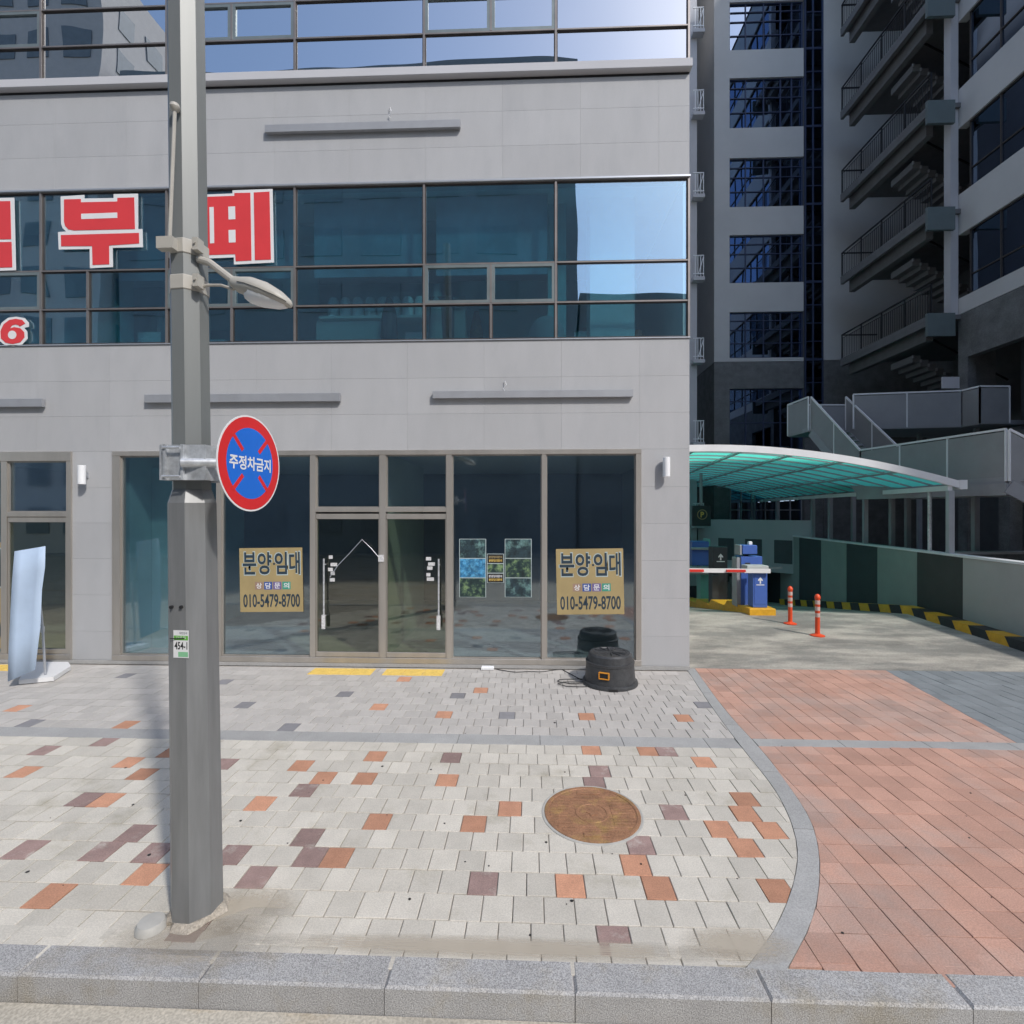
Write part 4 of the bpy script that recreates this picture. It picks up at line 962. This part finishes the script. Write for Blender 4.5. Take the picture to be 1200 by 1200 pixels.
# the vertical glazed strip
for k in range(8):
    a = 6.2+k*3.85; grid_window(lambda u,v,d:(u,YB-.12-d,v),XC-.10,XD,a,a+3.85,[XC+.30],[a+.9,a+1.8,a+2.7],'blue_frame','far_glass')
MB().box(XC-.10,XD,YB-.1,YB+.3,-1,6.2).build('wall','dark_stone',an)
fw = lambda u,v,d: (XWg+.10-d,u,v)
for (a, b) in WZ[1:]:
    grid_window(fw,YW0+.3,YW1-.4,a,b,[7,9,11,12.6,14.0,15.4,16.4,17.5],[a+.7],'dark_frame','far_glass')
# ground glazing in the rear face
for (a, b) in ((10.0,11.1),(11.2,12.3),(12.4,13.55)): grid_window(fb,a,b,.0,4.1,[(a+b)/2],[1.0,2.6],'steel_grey','far_glass')
# corner column and the open stair
MB().box(XWg-.28,XWg-.01,YW1-.02,YW1+.28,9.6,TOP).build('column','render_light',an)
GZ = [9.60,13.40,17.22,21.05,24.9,28.75]
for k, z in enumerate(GZ):
    s_ = MB(); s_.box(14.36,19.5,18.98,24.3,z-.16,z); s_.box(14.36,14.5,18.98,24.3,z-.35,z-.165); s_.box(14.7,14.95,19.6,24.2,z-.75,z-.17)
    g = s_.build('gallery','gallery_dark',an)
    MB().box(14.2,XWg-.29,18.86,18.975,z-.80,z+.02).build('end_panel','gallery_panel',g)
    r_ = MB(); r_.bar((14.42,18.98,z+1.1),(14.42,24.3,z+1.1),.05,.05); r_.bar((14.42,18.98,z+.95),(14.42,24.3,z+.95),.02,.02); r_.bar((14.42,24.28,z+1.1),(16,24.28,z+1.1),.05,.05)
    for y in (19.0,20.3,21.6,22.9,24.28): r_.box(14.40,14.44,y-.02,y+.02,z,z+1.1)
    y = 19.15
    while y < 24.2: r_.box(14.413,14.427,y,y+.012,z+.05,z+.95); y += .12
    r_.box(14.40,14.44,18.97,19.0,z,z+1.1)
    r_.build('railing','black',g)
    # flight behind, with pale nosings
    f = MB(); nn = 12; n2 = MB()
    for i in range(nn):
        xs_ = 15.0+i*.30; zt2 = z-.95-i*.17
        f.box(xs_,xs_+.31,20.7,21.9,zt2-.26,zt2); n2.box(xs_-.02,xs_+.04,20.66,20.70,zt2-.10,zt2+.01)
    fo = f.build('stair_flight','gallery_dark',an); n2.build('nosing','steel_grey',fo,kind='stuff')
    r2 = MB(); r2.bar((15.0,20.68,z+.1),(18.6,20.68,z-1.94),.05,.05); r2.build('stair_rail','black',an)
MB().box(19.4,19.6,19.0,YB-.2,-1,TOP-.3).build('wall','gallery_dark',an)
MB().box(XC-.1,XD,YB+.0,YB+.2,6.2,TOP).build('wall','interior_dark',an)
# steel-framed garden wall low things behind the ramp
lw = thing('planter_wall', (*W(11.6,16),0), 'low pale rendered wall behind the ramp posts', 'wall')
MB().prism([W(10.9,13.2),W(12.6,20),W(12.9,20),W(11.2,13.2)],lambda u,v,q:(u,v,q),-.1,1.18).build('face','render_light',lw)
lw2 = thing('planter_wall', (*W(11.6,22),0), 'taller pale wall with square openings behind the far canopy posts', 'wall')
MB().prism([W(8.9,24.5),W(12.3,21),W(12.5,21.2),W(9.1,24.7)],lambda u,v,q:(u,v,q),-.1,2.15).build('face','render_light',lw2)
for a in (.2,.45,.7):
    x_ = 8.9+3.4*a; y_ = 24.5-3.5*a; MB().prism([W(x_,y_-.01),W(x_+.5,y_-.53),W(x_+.55,y_-.5),W(x_+.05,y_+.0)],lambda u,v,q:(u,v,q),.3,1.3).build('recess','interior_dark',lw2)
gw = thing('boundary_wall', (*W(12.2,12),0), 'dark low stone wall at the right edge behind the ramp rail', 'wall')
MB().prism([W(11.3,13.0),W(14.5,13.2),W(14.5,13.5),W(11.3,13.3)],lambda u,v,q:(u,v,q),-.1,1.42).build('face','dark_stone',gw); MB().prism([W(11.28,12.96),W(14.5,13.16),W(14.5,13.54),W(11.28,13.34)],lambda u,v,q:(u,v,q),1.425,1.48).build('coping','wall_light',gw)

# ------------------------------------------------------------------ steel stair to the deck
ss = thing('steel_stair', (*W(11,14),0), 'grey steel outside stair and walkway with perforated side panels behind the canopy', 'stair')
SS = 1.12
def q3_(xc, zc, z): return Vector((*W(xc*SS,zc*SS),CAMH+(z-CAMH)*SS))
def guard(P, hgt, panel_drop=.12, posts=4, cap=True, name='guard_panel'):
    """P: deck-level points of one side"""
    for a, b in zip(P, P[1:]):
        u = Vector((0,0,1)); m_ = MB(); n_ = (b-a).cross(u).normalized()*.008
        m_.rings([[a-u*panel_drop-n_, b-u*panel_drop-n_, b+u*(hgt-.05)-n_, a+u*(hgt-.05)-n_],[a-u*panel_drop+n_, b-u*panel_drop+n_, b+u*(hgt-.05)+n_, a+u*(hgt-.05)+n_]])
        m_.build(name,'mesh_panel',ss)
        r_ = MB(); r_.bar(a+u*hgt,b+u*hgt,.05,.05); L = (b-a).length; n = max(1,int(L/1.1))
        for k in range(n+1): p = a+(b-a)*k/n; r_.bar(p-u*.1,p+u*hgt,.04,.04,(1,0,0))
        r_.build('handrail','white_metal',ss)
def deck(P, z, th=.14):
    MB().prism([W(p[0]*SS,p[1]*SS) for p in P],lambda u,v,q:(u,v,q),CAMH+(z-CAMH)*SS-th,CAMH+(z-CAMH)*SS).build('deck','steel_grey',ss)
D1 = 5.15; D2 = 3.22
deck([(9.3,16.1),(9.35,17.3),(14.9,17.3),(14.9,14.75),(13.45,14.72),(13.4,15.25),(10.55,15.75),(10.5,16.1)],D1)
deck([(9.55,14.25),(10.95,14.25),(11.35,10.5),(10.12,10.5)],D2)
guard([q3_(10.5,15.75,D1),q3_(13.4,15.25,D1),q3_(13.45,14.72,D1),q3_(14.3,14.72,D1)],1.08)
guard([q3_(9.32,16.1,D1),q3_(9.32,17.3,D1)],1.08); guard([q3_(9.32,17.28,D1),q3_(14.9,17.28,D1)],1.08)
guard([q3_(9.4,16.1,D1),q3_(9.6,14.1,D2)],1.08,.35); guard([q3_(10.5,16.1,D1),q3_(10.75,14.1,D2)],1.08,.35)
guard([q3_(9.6,14.1,D2),q3_(10.13,10.5,D2)],1.1,.2)
st_ = MB(); nn = 11
for k in range(nn):
    t_ = (k+.5)/nn; z = D1-(D1-D2)*(k+1)/(nn+1); zc = 16.1-2.0*t_; xl = 9.42+.2*t_; a = q3_(xl,zc,z); b = q3_(xl+1.08,zc,z); st_.bar(a,b,.22,.035)
st_.build('tread','steel_grey',ss)
st_ = MB(); st_.bar(q3_(9.4,16.1,D1-.15),q3_(9.6,14.1,D2-.15),.05,.28); st_.bar(q3_(10.5,16.1,D1-.15),q3_(10.75,14.1,D2-.15),.05,.28); st_.bar(q3_(9.6,14.2,D2-.25),q3_(10.13,10.45,D2-.25),.12,.28)
st_.bar(q3_(11.0,14.2,D2-.25),q3_(11.35,10.45,D2-.25),.12,.28); st_.build('stringer','steel_grey',ss)
# lower flight leaving to the right
guard([q3_(10.15,10.45,D2),q3_(11.9,9.9,2.0)],1.08,.3); guard([q3_(11.3,11.2,D2),q3_(13.0,10.8,2.0)],1.08,.3)
st_ = MB(); st_.bar(q3_(10.13,10.45,D2-.2),q3_(11.9,9.9,1.8),.06,.3); st_.bar(q3_(11.3,11.2,D2-.2),q3_(13.0,10.8,1.8),.06,.3)
st_.build('stringer','steel_grey',ss)
st_ = MB()
for k in range(7): t_ = (k+.5)/7; st_.bar(q3_(10.2+1.75*t_,10.42-.52*t_,D2-1.2*t_),q3_(11.35+1.7*t_,11.18-.38*t_,D2-1.2*t_),.03,.24,(0,1,0))
st_.build('tread','steel_grey',ss)
for (xc, zc, zt_) in ((11.75,18.9,D1),(12.4,18.6,D1),(11.5,15.5,D2),(11.9,15.4,D2),(12.3,13.6,D2),(12.3,12.1,D2),(14.8,18.6,D1),(15.6,17.2,D1)):
    x_, y_ = W(xc,zc); zt_ = CAMH+(zt_-CAMH)*SS; MB().box(x_-.06,x_+.06,y_-.06,y_+.06,-.03,zt_-.145).build('column','steel_grey',ss)
nb = q3_(13.1,15.3,6.32); tag(MB().bbox(nb.x-.28,nb.x+.28,nb.y-.02,nb.y+.02,nb.z-.14,nb.z+.24,.004).build('notice_board','render_light'),'small pale notice board above the rail of the steel walkway','notice')
# ------------------------------------------------------------------ neighbour block seen past the stone corner
nbk = thing('neighbour_building', (7,27,0), 'sliver of a pale neighbouring block with small service balconies just past the stone corner', 'building')
MB().box(3.0,7.88,24.6,34,-1,40).build('wall','render_light',nbk)
for k in range(9):
    z = 1.75+k*3.87
    s_ = MB(); s_.box(7.60,8.14,24.25,24.59,z,z+.16); g = s_.build('balcony','render_light',nbk)
    r_ = MB()
    r_.bar((7.6,24.28,z+1.15),(8.10,24.28,z+1.15),.04,.04); r_.bar((7.6,24.28,z+.3),(8.10,24.28,z+.3),.04,.04)
    for x_ in (7.7,7.82,7.95,8.08): r_.box(x_-.016,x_+.016,24.27,24.29,z+.16,z+1.15)
    r_.bar((7.85,24.28,z+.3),(8.08,24.28,z+1.1),.03,.03)
    r_.build('railing','white_metal',g)

# ================================================================== ACROSS THE ROAD (seen in the glass)
def opp(name, x0, x1, y0, y1, h, wm, label, dx=3.2, dz=3.0, ww=1.6, wh=1.5, sides=True):
    t = thing(name, ((x0+x1)/2,(y0+y1)/2,0), label, 'building')
    MB().box(x0,x1,y0,y1,0,h).build('wall',wm,t)
    z = 1.2; wn = None; n = 0
    while z+wh < h-.5 and n < 280:
        x = x0+.8
        while x+ww < x1-.4:
            if wn is None: wn = MB().box(0,ww,-.02,.06,0,wh).mesh('window','opp_window')
            put('window',wn,t,(x,y1,z)); n += 1; x += dx
        if sides:
            y = y0+.8
            while y+ww < y1-.4: put('window',wn,t,(x1,y,z),(0,0,R(90)) if False else (0,0,R(-90))).location.y += ww; n += 1; y += dx
        z += dz
    return t
opp('opposite_block', -25.6, 2.75, -32, -14.6, 29.9, 'opp_dark', 'dark office block across the road, reflected in the upstairs glass', 3.6, 3.4, 2.4, 1.7, False)
opp('apartment_tower', -36, -26.2, -31, -13.6, 37, 'opp_white', 'pale apartment tower across the road, reflected in the glass at upper left', 2.3, 2.9, 1.4, 1.6)
opp('opposite_shop_block', 2.9, 30, -32, -14.9, 15.8, 'opp_dark', 'low dark block across the road, reflected at the right of the glass', 3.6, 3.4, 2.4, 1.7, False)
